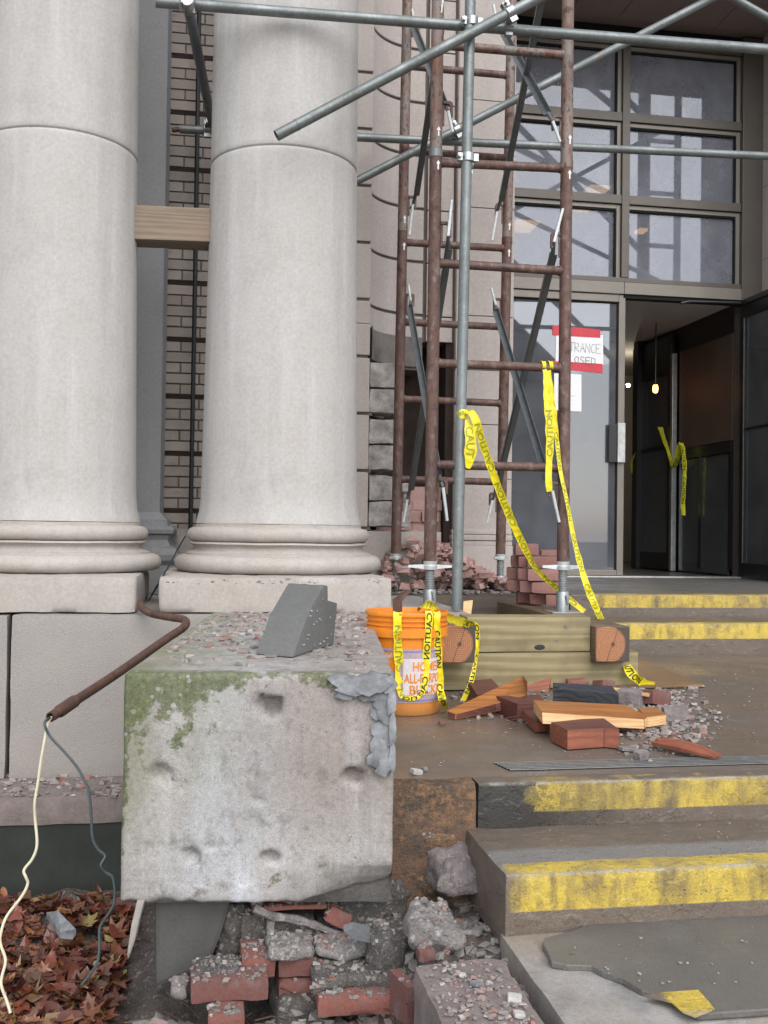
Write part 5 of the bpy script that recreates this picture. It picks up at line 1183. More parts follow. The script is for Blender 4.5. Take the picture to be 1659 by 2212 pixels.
# tape under the right timber and tapes inside the doorway
tape('caution_tape','short end of yellow caution tape lying below the jutting square timber',[aY(1352,1424,4.2),aY(1354,1434,4.16),aY(1362,1452,4.10),aZ(1376,1466,.05),aZ(1395,1477,.02),aZ(1414,1481,.012)],[(1,-.2,.0),(1,-.2,.1),(1,-.2,.3),(.5,-.2,.8),(.2,-.3,1),(.1,-.3,1)],[.034,.034,.036,.036,.036,.034],'CAUTION',flip=True,tstart=.0,grp='caution tapes')
tt = thing('caution_tape', 'yellow caution tape hanging on the metal post inside the dark doorway', 'caution tape', tuple(RX(1462,980)-Vector((.06,0,0))), 'caution tapes')
rx = lambda x, y, o=.07: aX(x, y, XV-o)
tape('tape_run','',[rx(1426,922),rx(1433,945),rx(1442,970),rx(1451,1000),rx(1456,1008),rx(1464,980,.08),rx(1471,956,.08)],[(.9,.4,.5)]*4+[(.9,.2,-.3)]*3,[.05,.045,.035,.04,.05,.06,.055],'CAUTION',mat='ylw_tape_dim',parent=tt,tsize=.6)
tape('tape_tail','',[rx(1471,956,.085),rx(1476,975,.085),rx(1479,1010,.085),rx(1477,1060,.085),rx(1475,1088,.085),rx(1477,1113,.085)],[(1,.3,.0)]*6,[.05,.05,.05,.045,.055,.045],'CAUTION',mat='ylw_tape_dim',parent=tt,tsize=.6,flip=True)
tape('caution_tape','scrap of yellow caution tape hanging on the inner door edge in the dark',[rx(1374,977),rx(1370,990),rx(1367,1002),rx(1366,1022)],[(1,.2,.1)]*4,[.02,.05,.055,.02],'CAUTION',mat='ylw_tape_dim',tsize=.5,tstart=.0,grp='caution tapes')

# ================================================================= NOTICES ON THE DOOR
yg = YD-.008
def sheet(q, pts, th=.0008, mi=0, Y=yg): q.prism([aY(x,y,Y) for x,y in pts], (0,th,0), mi)
nt = thing('paper_notice', 'hand lettered ENTRANCE notice held by red tape on the glass door', 'notice', tuple(aY(1250,755,yg)))
q = MB(); sheet(q, [(1201,720),(1303,724),(1303,788),(1200,786)]); q.build('sheet', M['white'], nt)
q = MB(); sheet(q, [(1193,702),(1297,712),(1297,730),(1194,724)], .001, Y=yg-.002); q.build('tape_strip', M['red_tape'], nt)
q = MB(); sheet(q, [(1186,779),(1302,786),(1302,806),(1186,795)], .001, Y=yg-.002); q.build('tape_strip', M['red_tape'], nt)
def flat_text(txt, size, x, y, par, mat, sx=1., thin=None, Y=yg-.002):
    vs, fs = text_geo(txt, size); o = aY(x, y, Y); q = MB(); q.add([o+Vector((a*sx, 0, b)) for a, b in vs], fs); return q.build('lettering', M[mat], par)
def scrawl(txt, x, y, w, h, par, mat, r=.0016, Y=yg-.0025, gap=1.25):
    """hand drawn stroke letters"""
    G = {'E':[[(1,1),(0,1),(0,0),(1,0)],[(0,.5),(.8,.5)]],'N':[[(0,0),(0,1),(1,0),(1,1)]],'T':[[(0,1),(1,1)],[(.5,1),(.5,0)]],'R':[[(0,0),(0,1),(.9,.9),(.8,.55),(0,.5),(1,0)]],'A':[[(0,0),(.5,1),(1,0)],[(.2,.4),(.8,.4)]],'C':[[(1,.9),(.4,1),(0,.5),(.4,0),(1,.1)]],'L':[[(0,1),(0,0),(.9,0)]],'O':[[(.5,1),(0,.6),(.3,0),(.9,.2),(.9,.8),(.5,1)]],'S':[[(.9,.9),(.3,1),(.1,.7),(.9,.3),(.6,0),(0,.1)]],'D':[[(0,0),(0,1),(.8,.8),(.9,.3),(0,0)]]}
    o = aY(x, y, Y); q = MB()
    for i, ch in enumerate(txt):
        if ch not in G: continue
        for st in G[ch]:
            q.tube([o+Vector((i*w*gap+u*w+rnd.uniform(-.002,.002), 0, v*h+rnd.uniform(-.002,.002)-i*.0015)) for u, v in st], r, 5)
    return q.build('lettering', M[mat], par)
scrawl('ENTRANCE', 1208, 757, .036, .075, nt, 'ink')
scrawl('CLOSED', 1216, 783, .038, .058, nt, 'ink', .0022, gap=1.28)
nt = thing('paper_notice', 'plain typed white notice taped low on the glass door under the ENTRANCE notice', 'notice', tuple(aY(1227,846,yg)))
q = MB(); sheet(q, [(1197,806),(1256,809),(1256,889),(1197,886)]); q.build('sheet', M['white'], nt)
q = MB()
for i in range(13):
    if i in (2, 6, 10): continue
    o = aY(1205, 818+i*4.6, yg-.001); q.box((o.x, o.y-.0004, o.z), (o.x+rnd.uniform(.06,.15), o.y, o.z+.003))
q.build('print_lines', M['ink_light'], nt)

# ================================================================= BRICK STACK, WOOD SCRAPS
RUB = MB()
def brick(name, label, c, yaw, mat, size=(.2,.095,.06), grp=None, tilt=(0,0), seed=0, cat='brick', amp=.0025, chip=.014):
    R3 = Matrix.Rotation(yaw,3,'Z') @ Matrix.Rotation(tilt[0],3,'X') @ Matrix.Rotation(tilt[1],3,'Y'); L = Vector(size); o = Vector(c)-R3@(L/2)
    m4 = R3.to_4x4(); m4.translation = o
    q = MB(); q.rblock(size, m4, .014, .005, amp, chip, seed=seed); RUB.add(q.v, q.f) if name == 'old_brick' else None; ob = q.build(name, mat, loc=tuple(c), smooth=True, angle=55); tag(ob, label, cat, grp); return ob
sb0 = aZ(1166, 1305, zR1)    # near corner foot of the stack
ords = ['bottom','second','middle','fourth','top']
yaw0 = R_(-28); e1 = Vector((math.cos(yaw0), math.sin(yaw0), 0)); e2 = Vector((-e1.y, e1.x, 0))
bh = .0655
lay = [[(-.035,.00,0,'left'),(.075,-.03,1,'right'),(-.10,.07,0,'rear')],[(-.05,.02,1,'left'),(.055,-.025,0,'right'),(-.11,.07,1,'rear')],[(-.055,.0,0,'left'),(.065,-.015,0,'right'),(-.02,.10,0,'rear')],[(-.085,.02,1,'left'),(.01,.0,1,'middle'),(.085,-.015,0,'right')]]
ctr = Vector((aY(1163,1250,5.32).x, 5.32, zR1))
bx_ = [ (1115,1190,'left'), (1190,1215,'right') ]
rows_ = [[(1118,1154,.02,'rear'),(1146,1178,-.02,'left'),(1180,1216,-.06,'right')],[(1096,1134,.03,'rear'),(1124,1160,-.01,'left'),(1152,1205,-.05,'right')],[(1096,1130,.05,'rear'),(1118,1144,.0,'left'),(1142,1205,-.05,'right')],[(1104,1130,.05,'rear'),(1120,1150,.02,'left'),(1142,1202,-.03,'right')]]
ybs = 5.28
for r_, row in enumerate(rows_):
    zc_ = zR1 + .002 + bh*(r_+.5)
    for (xa, xb, dy, nm) in row:
        pa = aY((xa+xb)/2, 1250, ybs+dy+ (.12 if nm=='rear' else .04 if nm=='left' else 0))
        w = aY(xb,1250,ybs).x-aY(xa,1250,ybs).x
        sz = (w/.93, .095 if nm != 'right' else .11, .061); 
        brick('brick', f'dusty red brick, {nm} one in the {ords[r_]} layer of the brick stack', (pa.x, pa.y, zc_), R_(-14)+rnd.uniform(-.08,.08), M['stack_brick'], sz, 'bricks stacked beside the scaffold', seed=r_*9+dy*50)
pa = aY(1136,1187,5.34); brick('brick', 'single brick lying on the very top of the brick stack', (pa.x, pa.y, zR1+.002+bh*4.5), R_(-10), M['stack_brick'], (.125,.11,.061), 'bricks stacked beside the scaffold', seed=77)
pa = aY(1195,1182,5.45); brick('brick', 'thin broken brick lying behind the top brick of the stack', (pa.x, pa.y, zR1+.002+bh*4.2), R_(-14), M['stack_brick'], (.14,.1,.03), 'bricks stacked beside the scaffold', seed=78)
# wood scraps on the slab
SG = 'wood scraps on the slab'
def scrap(label, poly, z_or_pts, thick, mat, mat2=None, name='wood_scrap', ends=None):
    """top face polygon measured in the photo at height z; extruded down to thickness"""
    p = [aZ(x, y, z_or_pts) for x, y in poly] if not isinstance(z_or_pts, (list,tuple)) else [aZ(x, y, z) for (x, y), z in zip(poly, z_or_pts)]
    c = sum(p, Vector())/len(p); q = MB(); n = len(p); low = [v-Vector((0,0,thick if not isinstance(thick,(list,tuple)) else thick[i])) for i, v in enumerate(p)]
    low = [v + Vector((rnd.uniform(-.003,.003), rnd.uniform(-.003,.003), 0)) for v in low]
    q.add(p+low, [tuple(range(n))], 0); o_ = len(q.v)-2*n
    q.f.append([2*n-1-i for i in range(n)]); q.m.append(1)
    for i in range(n): q.f.append([i, (i+1)%n, n+(i+1)%n, n+i]); q.m.append(1)
    o = q.build(name, [M[mat], M[mat2 or mat]], loc=tuple(c), bevel=.002); tag(o, label, 'wood scrap', SG); return o
scrap('long orange wedge of split wood leaning beside the bucket', [(966,1535),(1130,1459),(1139,1472),(1137,1500),(1072,1519),(985,1542)], [.03,.115,.125,.075,.045,.022], [.022,.03,.035,.035,.03,.02], 'w_orange','w_red')
p = [aY(1134,1499,4.13),aY(1183,1500,4.10),aY(1193,1453,4.17),aY(1147,1450,4.20)]
plank('wood_scrap','upright red stained wood block leaning behind the scrap pile',p,.05,M['w_redlight'],'wood scrap',SG)
scrap('dark red wood board lying behind the orange wedge', [(1010,1470),(1030,1500),(1085,1490),(1062,1466)], [.07,.06,.05,.06], .05, 'w_red')
scrap('maroon wood block left of the long split plank', [(1072,1503),(1118,1520),(1180,1517),(1165,1500)], .065, .063, 'w_red')
scrap('charred black wood block in the middle of the scrap pile', [(1194,1474),(1213,1489),(1337,1500),(1322,1481)], [.125,.10,.06,.09], [.07,.075,.055,.05], 'w_char')
scrap('long split plank with pale freshly broken front edge on top of the pile', [(1152,1512),(1170,1538),(1392,1553),(1400,1547),(1350,1522)], [.10,.088,.055,.056,.075], [.04,.038,.034,.03,.03], 'w_orange','w_pale')
scrap('small reddish wood offcut with nails under the long split plank', [(1127,1533),(1155,1558),(1188,1556),(1180,1535)], .04, .038, 'w_red','w_redlight')
scrap('smooth reddish brown wood block in front of the scrap pile', [(1190,1560),(1225,1577),(1305,1572),(1338,1575),(1300,1548)], .062, .06, 'w_red','w_redlight')
q = MB(); p0 = aZ(1418,1603,.02); p1 = aZ(1555,1636,.012); d = p1-p0; nn = Vector((-d.y,d.x,0)).normalized()
for k in range(6):
    o = nn*(-.022+.009*k)+Vector((0,0,.003*((k*7)%3))); q.tube([p0+o+d*rnd.uniform(0,.08), p0.lerp(p1,.5)+o*1.15+Vector((0,0,rnd.uniform(0,.004))), p1+o*.5-d*rnd.uniform(0,.12)], [.008,.009,.005], 5)
o = q.build('wood_scrap', [M['w_redlight']], loc=tuple(p0)); tag(o, 'splintered reddish stick lying against the drain grating', 'wood scrap', SG)
scrap('pale thin board among the gravel', [(1316,1484),(1318,1489),(1404,1499),(1395,1491)], .055, .012, 'w_pale')
scrap('short striped stub of wood at the right end of the split plank', [(1378,1528),(1395,1549),(1440,1543),(1418,1527)], .05, .035, 'w_orange','w_pale')
q = MB()
for k in range(4):
    a = aZ(1120+k*7, 1546+k*4, .028); q.tube([a+Vector((-.06,-.01-.01*k,-.008)), a+Vector((.03,0,.003))], .0016, 6)
tag(q.build('nails', M['rust_pipe'], loc=tuple(a)), 'few rusty nails sticking out of the small offcut', 'nails')
for nm, lab, (x, y, z), yaw, sz, m_, cat in [
    ('brick','broken red brick at the edge of the gravel patch',(1410,1507,.03),.5,(.12,.09,.055),'red_brick','brick'),
    ('brick','half red brick under the jutting timber end',(1305,1482,.03),.3,(.07,.07,.05),'red_brick','brick'),
    ('brick','small red brick bit between charred block and timber',(1247,1478,.03),-.2,(.09,.06,.05),'red_brick','brick'),
    ('concrete_chunk','grey rounded concrete chunk beside the pale thin board',(1362,1507,.03),.8,(.10,.10,.06),'rock','concrete chunk'),
    ('concrete_chunk','pale grey concrete chunk at the right end of the split plank',(1458,1540,.025),-.3,(.085,.06,.045),'rock','concrete chunk'),
    ('stone_chip','flat grey green stone chip in front of the wood scraps',(1356,1617,.008),.1,(.058,.04,.014),'rock','stone chip'),
    ('stone_chip','white triangular chip near the edge of the landing',(898,1666,.008),.4,(.034,.022,.016),'chip_white','stone chip'),
    ('stone_chip','small bluish stone next to the white triangular chip',(917,1660,.008),.4,(.016,.016,.014),'slate','stone chip'),
    ('stone_chip','grey stone resting on the drain grating by the stick',(1384,1632,.015),.4,(.04,.03,.03),'rock','stone chip'),
    ('brick_chip','small dark red brick chip right of the bucket foot',(956,1561,.01),.5,(.032,.016,.014),'red_brick','brick chip')]:
    p = aZ(x, y, z); brick(nm, lab, p, yaw, M[m_], sz, None, (rnd.uniform(-.15,.15),rnd.uniform(-.15,.15)), x*.01, cat, .004, .012)
# drain grating let into the landing
ga = [aZ(1066,1647,.002), aZ(1102,1664,.002)]; gy0, gy1 = ga[1].y, ga[0].y
gr = thing('drain_grating', 'long steel drain grating set in the landing behind the yellow edge', 'grating', tuple(ga[1]))
q = MB(); q.prism([Vector((ga[1].x, gy0, .0)), Vector((X_END, gy0, .0)), Vector((X_END, gy1, .0)), Vector((ga[0].x, gy1, .0))], (0,0,.002)); q.build('drain_bed', M['gasket_gap_black'], gr)  # flat black sheet paints the dark depth between the bars
n_ = 6; st_ = (gy1-gy0)/(n_-.4); q = MB()
for k in range(n_):
    y_ = gy0 + k*st_; f = k/(n_-1); x_ = ga[1].x*(1-f)+ga[0].x*f
    q.box((x_, y_, .0021), (X_END, y_+st_*.42, .0036))
q.build('bars', M['alu'], gr)

# ================================================================= BRICKWORK AND RUBBLE UNDER THE BLOCK
RG = 'old bricks under the concrete block'
def lb(label, x0, y0, x1, y1, Y, h=.06, dep=.095, yaw=0., tilt=(0,0), m_='red_brick', seed=0):
    """brick whose front face spans the given photo rectangle at depth Y"""
    a, c = aY(x0, y1, Y), aY(x1, y0, Y); w = c.x-a.x; hh = c.z-a.z
    brick('old_brick', label, ((a.x+c.x)/2, Y+dep/2, (a.z+c.z)/2), yaw, M[m_], (w, dep, hh), RG, tilt, seed+x0*.01, 'brick', .004, .02)
lb('wide red brick at the left foot of the pile, mortar on its top', 411,2114,582,2171,2.42, dep=.11)
lb('red brick with a chipped lower edge, left of the mortar capped one', 521,2066,598,2118,2.50, dep=.12)
lb('red brick capped by a thick mortar lump', 602,2066,679,2115,2.50, dep=.12, seed=3)
lb('dusky brick directly below the mortar capped one', 602,2118,686,2163,2.49, dep=.12, seed=5)
lb('bright red brick at the bottom middle edge of the photo', 688,2148,866,2203,2.36, dep=.14, yaw=-.04, seed=6)
lb('brick topped with gravel right under the block', 546,1951,708,1970,2.58, dep=.12)
lb('orange red brick slanting down from under the block', 706,1966,758,2004,2.57, dep=.05, tilt=(0,.55), seed=2)
lb('dull brick right of the mortar capped one, half buried', 682,2074,754,2110,2.52, dep=.12, seed=8)
lb('worn brick at the right of the course, under grey mortar', 757,2074,818,2100,2.53, dep=.12, seed=9)
lb('brick stump at the bottom edge under the wide brick', 449,2190,530,2235,2.36, dep=.12, seed=4)
lb('upright red brick beside the kerb stone', 866,2132,895,2225,2.20, dep=.10, yaw=.25, seed=12)
lb('grey smeared brick right of the branching mortar joint', 590,1982,680,2034,2.60, dep=.10, m_='mortar_dark', seed=14)
lb('grey smeared brick left of the branching mortar joint', 522,1972,584,2066,2.61, dep=.10, m_='mortar_dark', seed=15)
lb('sooty brick under the dark slate flake', 684,1985,790,2045,2.62, dep=.10, m_='mortar_dark', seed=16)
def lump(name, label, lo, hi, m_, cat, amp=.02, rad=.03, seed=0, freq=10, yaw=0, chip=.03, div=.012):
    c = (Vector(lo)+Vector(hi))/2; L = Vector(hi)-Vector(lo); m4 = rotz(yaw).to_4x4(); m4.translation = c - rotz(yaw)@(L/2)
    q = MB(); q.rblock(L, m4, div, rad, amp, chip, freq, seed=seed); RUB.add(q.v, q.f) if name != 'boulder' else None; o = q.build(name, M[m_], loc=tuple(c), smooth=True, angle=60)
    if label: tag(o, label, cat)
    return o
def lumpP(name, label, x0, y0, x1, y1, Y, dep, m_, cat, **k):
    a, c = aY(x0, y1, Y), aY(x1, y0, Y); return lump(name, label, (a.x, Y, a.z), (c.x, Y+dep, c.z), m_, cat, **k)
lumpP('mortar_lump', 'thick pale mortar lump sitting on a red brick', 578,2046,682,2082,2.475,.13,'mortar','mortar', amp=.012, rad=.016, seed=1)
lumpP('mortar_lump', 'long grey mortar band sloping to the right across the bricks', 680,2036,838,2078,2.50,.14,'mortar','mortar', amp=.014, rad=.016, seed=2)
lumpP('mortar_lump', 'gritty mortar bed below the dusky brick', 590,2160,700,2240,2.45,.16,'mortar_dark','mortar', amp=.014, rad=.02, seed=22)
lumpP('mortar_lump', 'gritty shelf carrying the bright red bottom brick', 680,2108,880,2150,2.40,.22,'mortar_dark','mortar', amp=.014, rad=.02, seed=23)
lumpP('mortar_lump', 'mortar spread over the top of the wide red brick', 418,2092,520,2116,2.46,.10,'mortar_dark','mortar', amp=.012, rad=.02, seed=24)
lumpP('mortar_lump', 'grey stone wedged left of the wide red brick', 372,2130,412,2165,2.42,.08,'rock','mortar', amp=.01, rad=.02, seed=25)
def strip(q, pth, r):
    P_ = catmull([aY(*p) for p in pth], 5); q.tube(P_, [r*(1+.5*noise.noise(p*40)) for p in P_], 7)
q = MB(); strip(q, [(549,1962,2.565),(575,1974,2.565),(590,1980,2.585),(620,1983,2.585),(660,1992,2.585),(700,2006,2.59),(738,2024,2.59)], .011); strip(q, [(588,1980,2.59),(584,2004,2.59),(585,2040,2.57)], .010)
tag(q.build('mortar_joint_strip', M['mortar'], loc=tuple(q.v[0]), smooth=True), 'pale branching mortar joint left standing on the bricks', 'mortar')
q = MB(); pl4 = [aY(x,y,2.62) for x,y in [(334,1930),(500,1930),(497,1960),(478,2020),(459,2069),(412,2104),(336,2134)]]
def fcon(p): return p
q.prism(pl4, (0,.25,0)); tag(q.build('concrete_footing', M['concrete_dark'], loc=tuple(pl4[0]), bevel=.012), 'smooth dark concrete stub under the left part of the block', 'concrete')
lumpP('mortar_lump', 'dark crumbling mass between the concrete stub and the brick pile', 455,1955,560,2110,2.64,.25,'mortar_dark','mortar', amp=.022, rad=.04, seed=4)
lumpP('boulder', 'pinkish rounded boulder wedged against the step end', 946,1856,1046,1945,2.515,.18,'boulder','boulder', amp=.022, rad=.024, seed=5, chip=.04, freq=9)
lumpP('mortar_lump', 'pale bluish mortar lump above the kerb stone', 890,1994,1000,2066,2.30,.14,'mortar','mortar', amp=.022, rad=.035, seed=6, freq=8)
lumpP('rubble_bank', 'dark broken brownstone core between the block and the step', 852,1790,1040,2010,2.62,.3,'brown_stone','rubble', amp=.026, rad=.03, seed=7, freq=7)
lumpP('rubble_bank', 'wet dark mortar core at the lower right corner of the block', 715,1900,905,2070,2.60,.25,'mortar_dark','rubble', amp=.035, rad=.05, seed=8, freq=7)
lumpP('rubble_bank', 'sloping grey mass left of the pale bluish mortar lump', 800,2030,905,2130,2.42,.2,'mortar_dark','rubble', amp=.03, rad=.05, seed=9, freq=8)
lumpP('brick_chip', 'orange brick chip stuck on the corner of the kerb stone', 905,2055,940,2082,2.24,.04,'red_brick','brick chip', amp=.004, rad=.003, chip=.006, div=.006, seed=11)
k0 = aZ(895,2088,-.25)
structure(stone('kerb', (k0.x, k0.y-.75, -.62), (xs-.035, k0.y+.02, -.25), M['kerbstone'], .025, .012, .005, .02))
pts = [aY(312,1946,2.56),aY(300,1990,2.54),aY(290,2035,2.52),aY(276,2074,2.50),aY(274,2060,2.50),aY(283,2000,2.53),aY(296,1945,2.56)]
q = MB(); q.prism(pts, (.004,.03,0)); tag(q.build('lath', M['stick'], loc=tuple(pts[0]), bevel=.003), 'pale pointed strip of lath leaning under the left corner of the block', 'lath')
q = MB(); pl4 = [aZ(100,1983,-.66),aZ(125,1980,-.63),aZ(164,2020,-.64),aZ(158,2030,-.66),aZ(130,2028,-.66)]
q.prism(pl4, (0,0,.02)); tag(q.build('slate_piece', M['slate'], loc=tuple(pl4[0]), bevel=.002), 'grey piece of slate lying in the dead leaves', 'slate')
q = MB(); pl4 = [aY(742,2012,2.46),aY(762,2005,2.46),aY(800,2012,2.48),aY(800,2038,2.46),aY(765,2030,2.45)]
q.prism(pl4, (0,.015,.01)); tag(q.build('slate_piece', M['slate_dark'], loc=tuple(pl4[0]), bevel=.002), 'dark slate flake stuck in the mortar of the brick pile', 'slate')
# ================================================================= DEBRIS THAT NOBODY COULD COUNT
def scatter(name, label, n, fn, smin, smax, m_, flat=.6, cat='debris', pw=2.2):
    q = MB(); n_ = 0
    while n_ < n:
        p = fn()
        n_ += 1
        if p is None: continue
        s_ = smin+(smax-smin)*rnd.random()**pw; q.chunk(p+Vector((0,0,s_*.15)), (s_*rnd.uniform(.8,1.5), s_, s_*rnd.uniform(.5,1)), rnd, 0, flat)
    o = q.build(name, M[m_], loc=tuple(q.v[0])); tag(o, label, cat, None, 'stuff'); return o
def quadfn(pts, z, dens=None):
    P_ = [aZ(x, y, z) for x, y in pts]
    def f():
        u, v = rnd.random(), rnd.random(); p = P_[0].lerp(P_[1], u).lerp(P_[3].lerp(P_[2], u), v)
        if dens and rnd.random() > dens(u, v, p): return None
        return p
    return f
scatter('gravel', 'patch of pink and grey gravel beside the wood scraps', 3200, lambda: (lambda a, r: aZ(1432+a*90, 1545+r*62, .002) if a*a+r*r < 3.5 and a > -1.2 and rnd.random() < math.exp(-.7*(a*a+r*r)) else None)(rnd.gauss(0,.7), rnd.gauss(0,.7)), .0025, .028, 'grit', .8, pw=4)
scatter('gravel', 'fine grit among and behind the wood scraps', 500, quadfn([(1010,1560),(1420,1560),(1440,1490),(960,1480)], .002), .004, .03, 'grit', .8, pw=3)
scatter('grit', 'fine white and red grit sprinkled over the landing', 650, quadfn([(862,1670),(1655,1640),(1659,1430),(960,1480)], .0), .0015, .009, 'grit', .7, pw=3)
scatter('grit', 'fine grit on the near steps', 110, quadfn([(1060,1890),(1659,1860),(1659,1770),(1040,1795)], -.119), .0015, .007, 'grit', .7, pw=3)
scatter('grit', 'fine grit on the lowest step', 60, quadfn([(1200,2120),(1659,2140),(1659,1990),(1230,2030)], -.241), .002, .010, 'grit', .7, pw=3)
scatter('debris', 'pink brick crumbs and chips strewn on top of the concrete block', 5000, lambda: (lambda u, v: (lambda p: p if rnd.random() < .25+.75*v else None)(OB + ax*(.04+u*(LB-.08)) + ay*(.05+v*(DB-.08)) + Vector((0,0,HB-.002))))(rnd.random(), rnd.random()**.8), .002, .030, 'grit', .6, pw=4.5)
scatter('debris', 'brick crumbs lying on the column plinths and torus ledges', 60, quadfn([(345,1262),(830,1262),(825,1252),(360,1252)], .455), .003, .016, 'grit', .7)
scatter('debris', 'brick crumbs and stones strewn on the ledge at left', 420, quadfn([(0,1720),(262,1720),(262,1655),(0,1655)], -.356), .004, .035, 'grit', .7, pw=3)
scatter('rubble', 'heap of broken pink brick behind the scaffold posts', 900, lambda: (lambda x, y: Vector((x, y, .30+rnd.random()**.6*max(.0,.34*math.exp(-((x-1.30)/.30)**2)*(1-math.exp(-(y-5.62)/.25))+.03))))(rnd.uniform(1.0,1.85), rnd.uniform(5.85,6.55)), .012, .085, 'pinkrubble', .8, pw=2)
scatter('rubble', 'grey mortar crumbs on the back ledge', 220, lambda: Vector((rnd.uniform(.95,1.75), rnd.uniform(yk+.01,6.0), .302)), .005, .05, 'grit_grey', .5, pw=2.5)
def bank(xa, xb, ya, yb):
    def f():
        x, y = rnd.uniform(xa,xb), rnd.uniform(ya,yb); return Vector((x, y, ground_h(x, y)))
    return f
scatter('rubble', 'loose stones and brick crumbs under and in front of the concrete block', 3600, bank(-.22,.75,2.05,2.75), .004, .04, 'grit_grey', .8, pw=4)
scatter('rubble', 'pale chips on the bank between the leaves and the block', 1100, bank(-.36,-.02,2.1,2.75), .007, .06, 'grit_grey', .5, pw=2.4)
scatter('debris', 'crumbs and white chips strewn over the kerb stone', 1100, lambda: Vector((rnd.uniform(k0.x+.01,xs-.05), rnd.uniform(k0.y-.45,k0.y), -.249)), .0015, .016, 'grit', .7, pw=4.5)
from mathutils.bvhtree import BVHTree
bv = BVHTree.FromPolygons([tuple(v) for v in RUB.v], RUB.f)
def drop():
    x, y = rnd.uniform(-.24,.75), rnd.uniform(2.2,2.75); h = bv.ray_cast(Vector((x,y,-.262 if y > 2.5 and x < .45 else .0)), Vector((rnd.uniform(-.2,.2),rnd.uniform(-.1,.5),-1)))
    if h[0] is None or h[1].z < .25: return None
    return h[0]
scatter('debris', 'gravel and mortar crumbs lying on the bricks and lumps of the pile', 6500, drop, .002, .017, 'grit_grey', .8, pw=4)
# white chips on the kerb
for (x, y, s_, lab) in [(1113,2158,.032,'white square chip on the kerb stone'),(1029,2125,.024,'small bluish flat chip on the kerb stone'),(1121,2190,.026,'white angular chip at the lower kerb stone edge'),(998,2105,.016,'tiny white pebble on the kerb stone')]:
    p = aZ(x, y, -.245); brick('stone_chip', lab, p, rnd.uniform(0,2), M['chip_white'] if 'white' in lab else M['slate'], (s_, s_*.9, s_*.5), None, (.1,.1), x, 'stone chip', .003, .008)
# leaves
def leafgeo():
    lob = [(0,-.5),(.06,-.30),(.30,-.34),(.16,-.14),(.46,-.05),(.22,.06),(.38,.30),(.13,.22),(0,.55),(-.13,.22),(-.38,.30),(-.22,.06),(-.46,-.05),(-.16,-.14),(-.30,-.34),(-.06,-.30)]
    return lob
shapes = [leafgeo(),
  [(0,-.5),(.05,-.30),(.16,-.28),(.12,-.16),(.24,-.12),(.16,-.02),(.28,.06),(.17,.12),(.22,.26),(.10,.28),(0,.52),(-.10,.28),(-.22,.26),(-.17,.12),(-.28,.06),(-.16,-.02),(-.24,-.12),(-.12,-.16),(-.16,-.28),(-.05,-.30)],
  [(0,-.5),(.10,-.36),(.19,-.18),(.23,.0),(.20,.18),(.11,.36),(0,.5),(-.11,.36),(-.20,.18),(-.23,0),(-.19,-.18),(-.10,-.36)],
  [(-.2,-.3),(.05,-.34),(.22,-.1),(.1,.02),(.26,.2),(.0,.3),(-.14,.12),(-.3,.1)]]
q = MB()
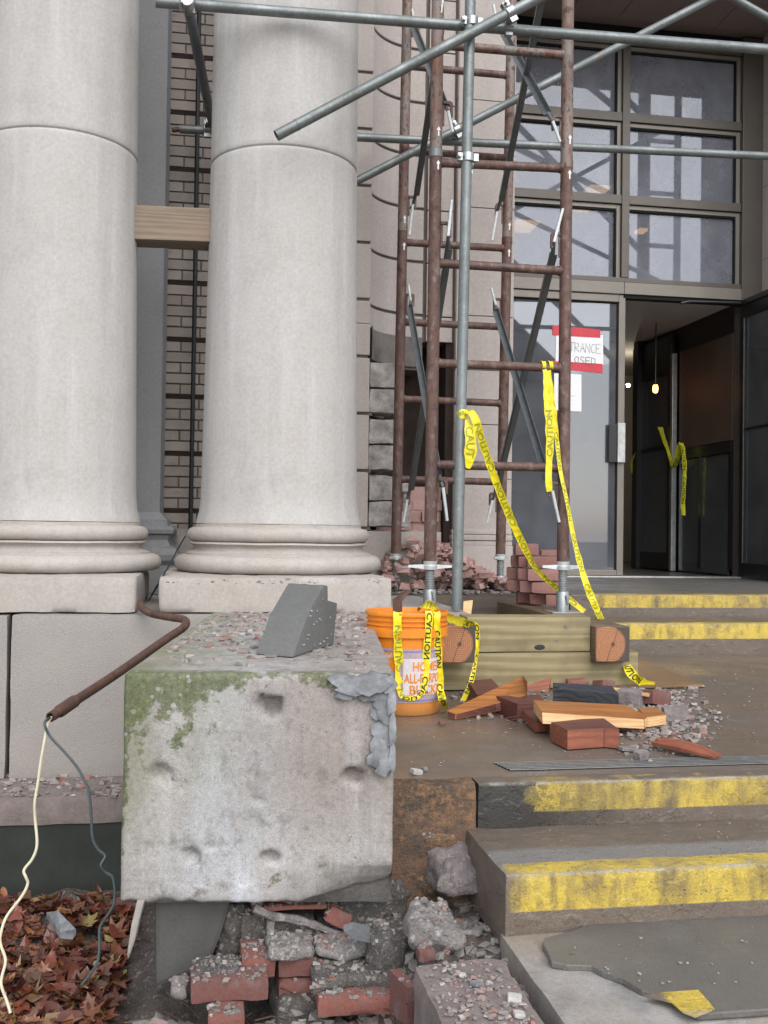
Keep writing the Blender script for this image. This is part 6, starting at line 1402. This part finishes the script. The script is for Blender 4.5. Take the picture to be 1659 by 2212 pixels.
for i in range(4600):
    x, y = rnd.uniform(-2.1,-.24), rnd.uniform(2.3,3.88)
    lob = shapes[rnd.choice((0,1,1,2,2,3))]
    s_ = rnd.uniform(.035,.115); z = ground_h(x, y)+.004+.035*rnd.random()**2+.02*(noise.noise(Vector((x*6,y*6,4)))+.5)
    R3 = Matrix.Rotation(rnd.uniform(0,6.28),3,'Z') @ Matrix.Rotation(rnd.gauss(0,.30),3,'X') @ Matrix.Rotation(rnd.gauss(0,.30),3,'Y'); cu, cv = rnd.gauss(.3,.9), rnd.gauss(.2,.6); tw = rnd.gauss(0,.8)
    sx = rnd.uniform(.75,1.25)
    f3 = lambda a, b_: Vector((a*s_*sx, b_*s_, (cu*a*a+cv*b_*b_+tw*a*b_)*s_))
    vs = [f3(a*rnd.uniform(.8,1.1), b_) + Vector((0,0,rnd.uniform(-.03,.05)*s_)) for a, b_ in lob]; n = len(lob)
    mid = [f3(0,-.2)-Vector((0,0,.03*s_)), f3(0,.12)-Vector((0,0,.03*s_))]
    vs = [Vector((x,y,z))+R3@v for v in vs+mid]
    fs = []
    for k in range(n):
        k2 = (k+1)%n; m0 = n if lob[k][1] < -.03 else n+1; fs.append((k, k2, m0))
        m1 = n if lob[k2][1] < -.03 else n+1
        if m1 != m0: fs.append((k2, m1, m0))
    q.add(vs, fs)
tag(q.build('fallen_leaves', M['leaf'], loc=(-.7,3,-.7), smooth='all'), 'brown wet fallen leaves filling the pit below the low wall', 'leaves', None, 'stuff')
q = MB()
for i in range(26):
    x, y = rnd.uniform(-.3,.9), rnd.uniform(2.1,2.6); z = ground_h(x,y)+.05; a = rnd.uniform(0,3.1); d = Vector((math.cos(a),math.sin(a)*.5,rnd.uniform(-.2,.3)))*rnd.uniform(.04,.12)
    q.tube([Vector((x,y,z))-d, Vector((x,y,z+.01)), Vector((x,y,z))+d], .0016, 5)
tag(q.build('twigs', M['rust_pipe'], loc=(.3,2.3,-.4)), 'thin twigs and roots among the rubble', 'twigs', None, 'stuff')
# ---- second scaffold across the entrance, seen as a reflection in the panes
f2 = thing('scaffold_tower', 'scaffold tower seen only as a dark reflection in the window panes', 'scaffold', (7.0,.5,-.92))
for dx in (0, .62):
    for dy in (0, 1.2):
        q = MB(); q.tube([(6.75+dx,.5-dy,-.92),(6.75+dx,.5-dy,10)], .06, 10); q.build('post', M['rust'], f2, smooth=True)
for k in range(12):
    q = MB(); q.tube([(6.75,.5,.2+k*.85),(7.37,.5,.2+k*.85)], .04, 8); q.build('rung', M['rust'], f2, smooth=True)
for k in range(3):
    q = MB(); q.tube([(6.75,.5,3+k*2.2),(2.6,.7,6.6+k*2.2)], .05, 8); q.tube([(6.75,.45,4.6+k*1.3),(2.2,.7,7.9-2.9+k*2.6)], .05, 8); q.build('brace_bar', M['brace'], f2, smooth=True)
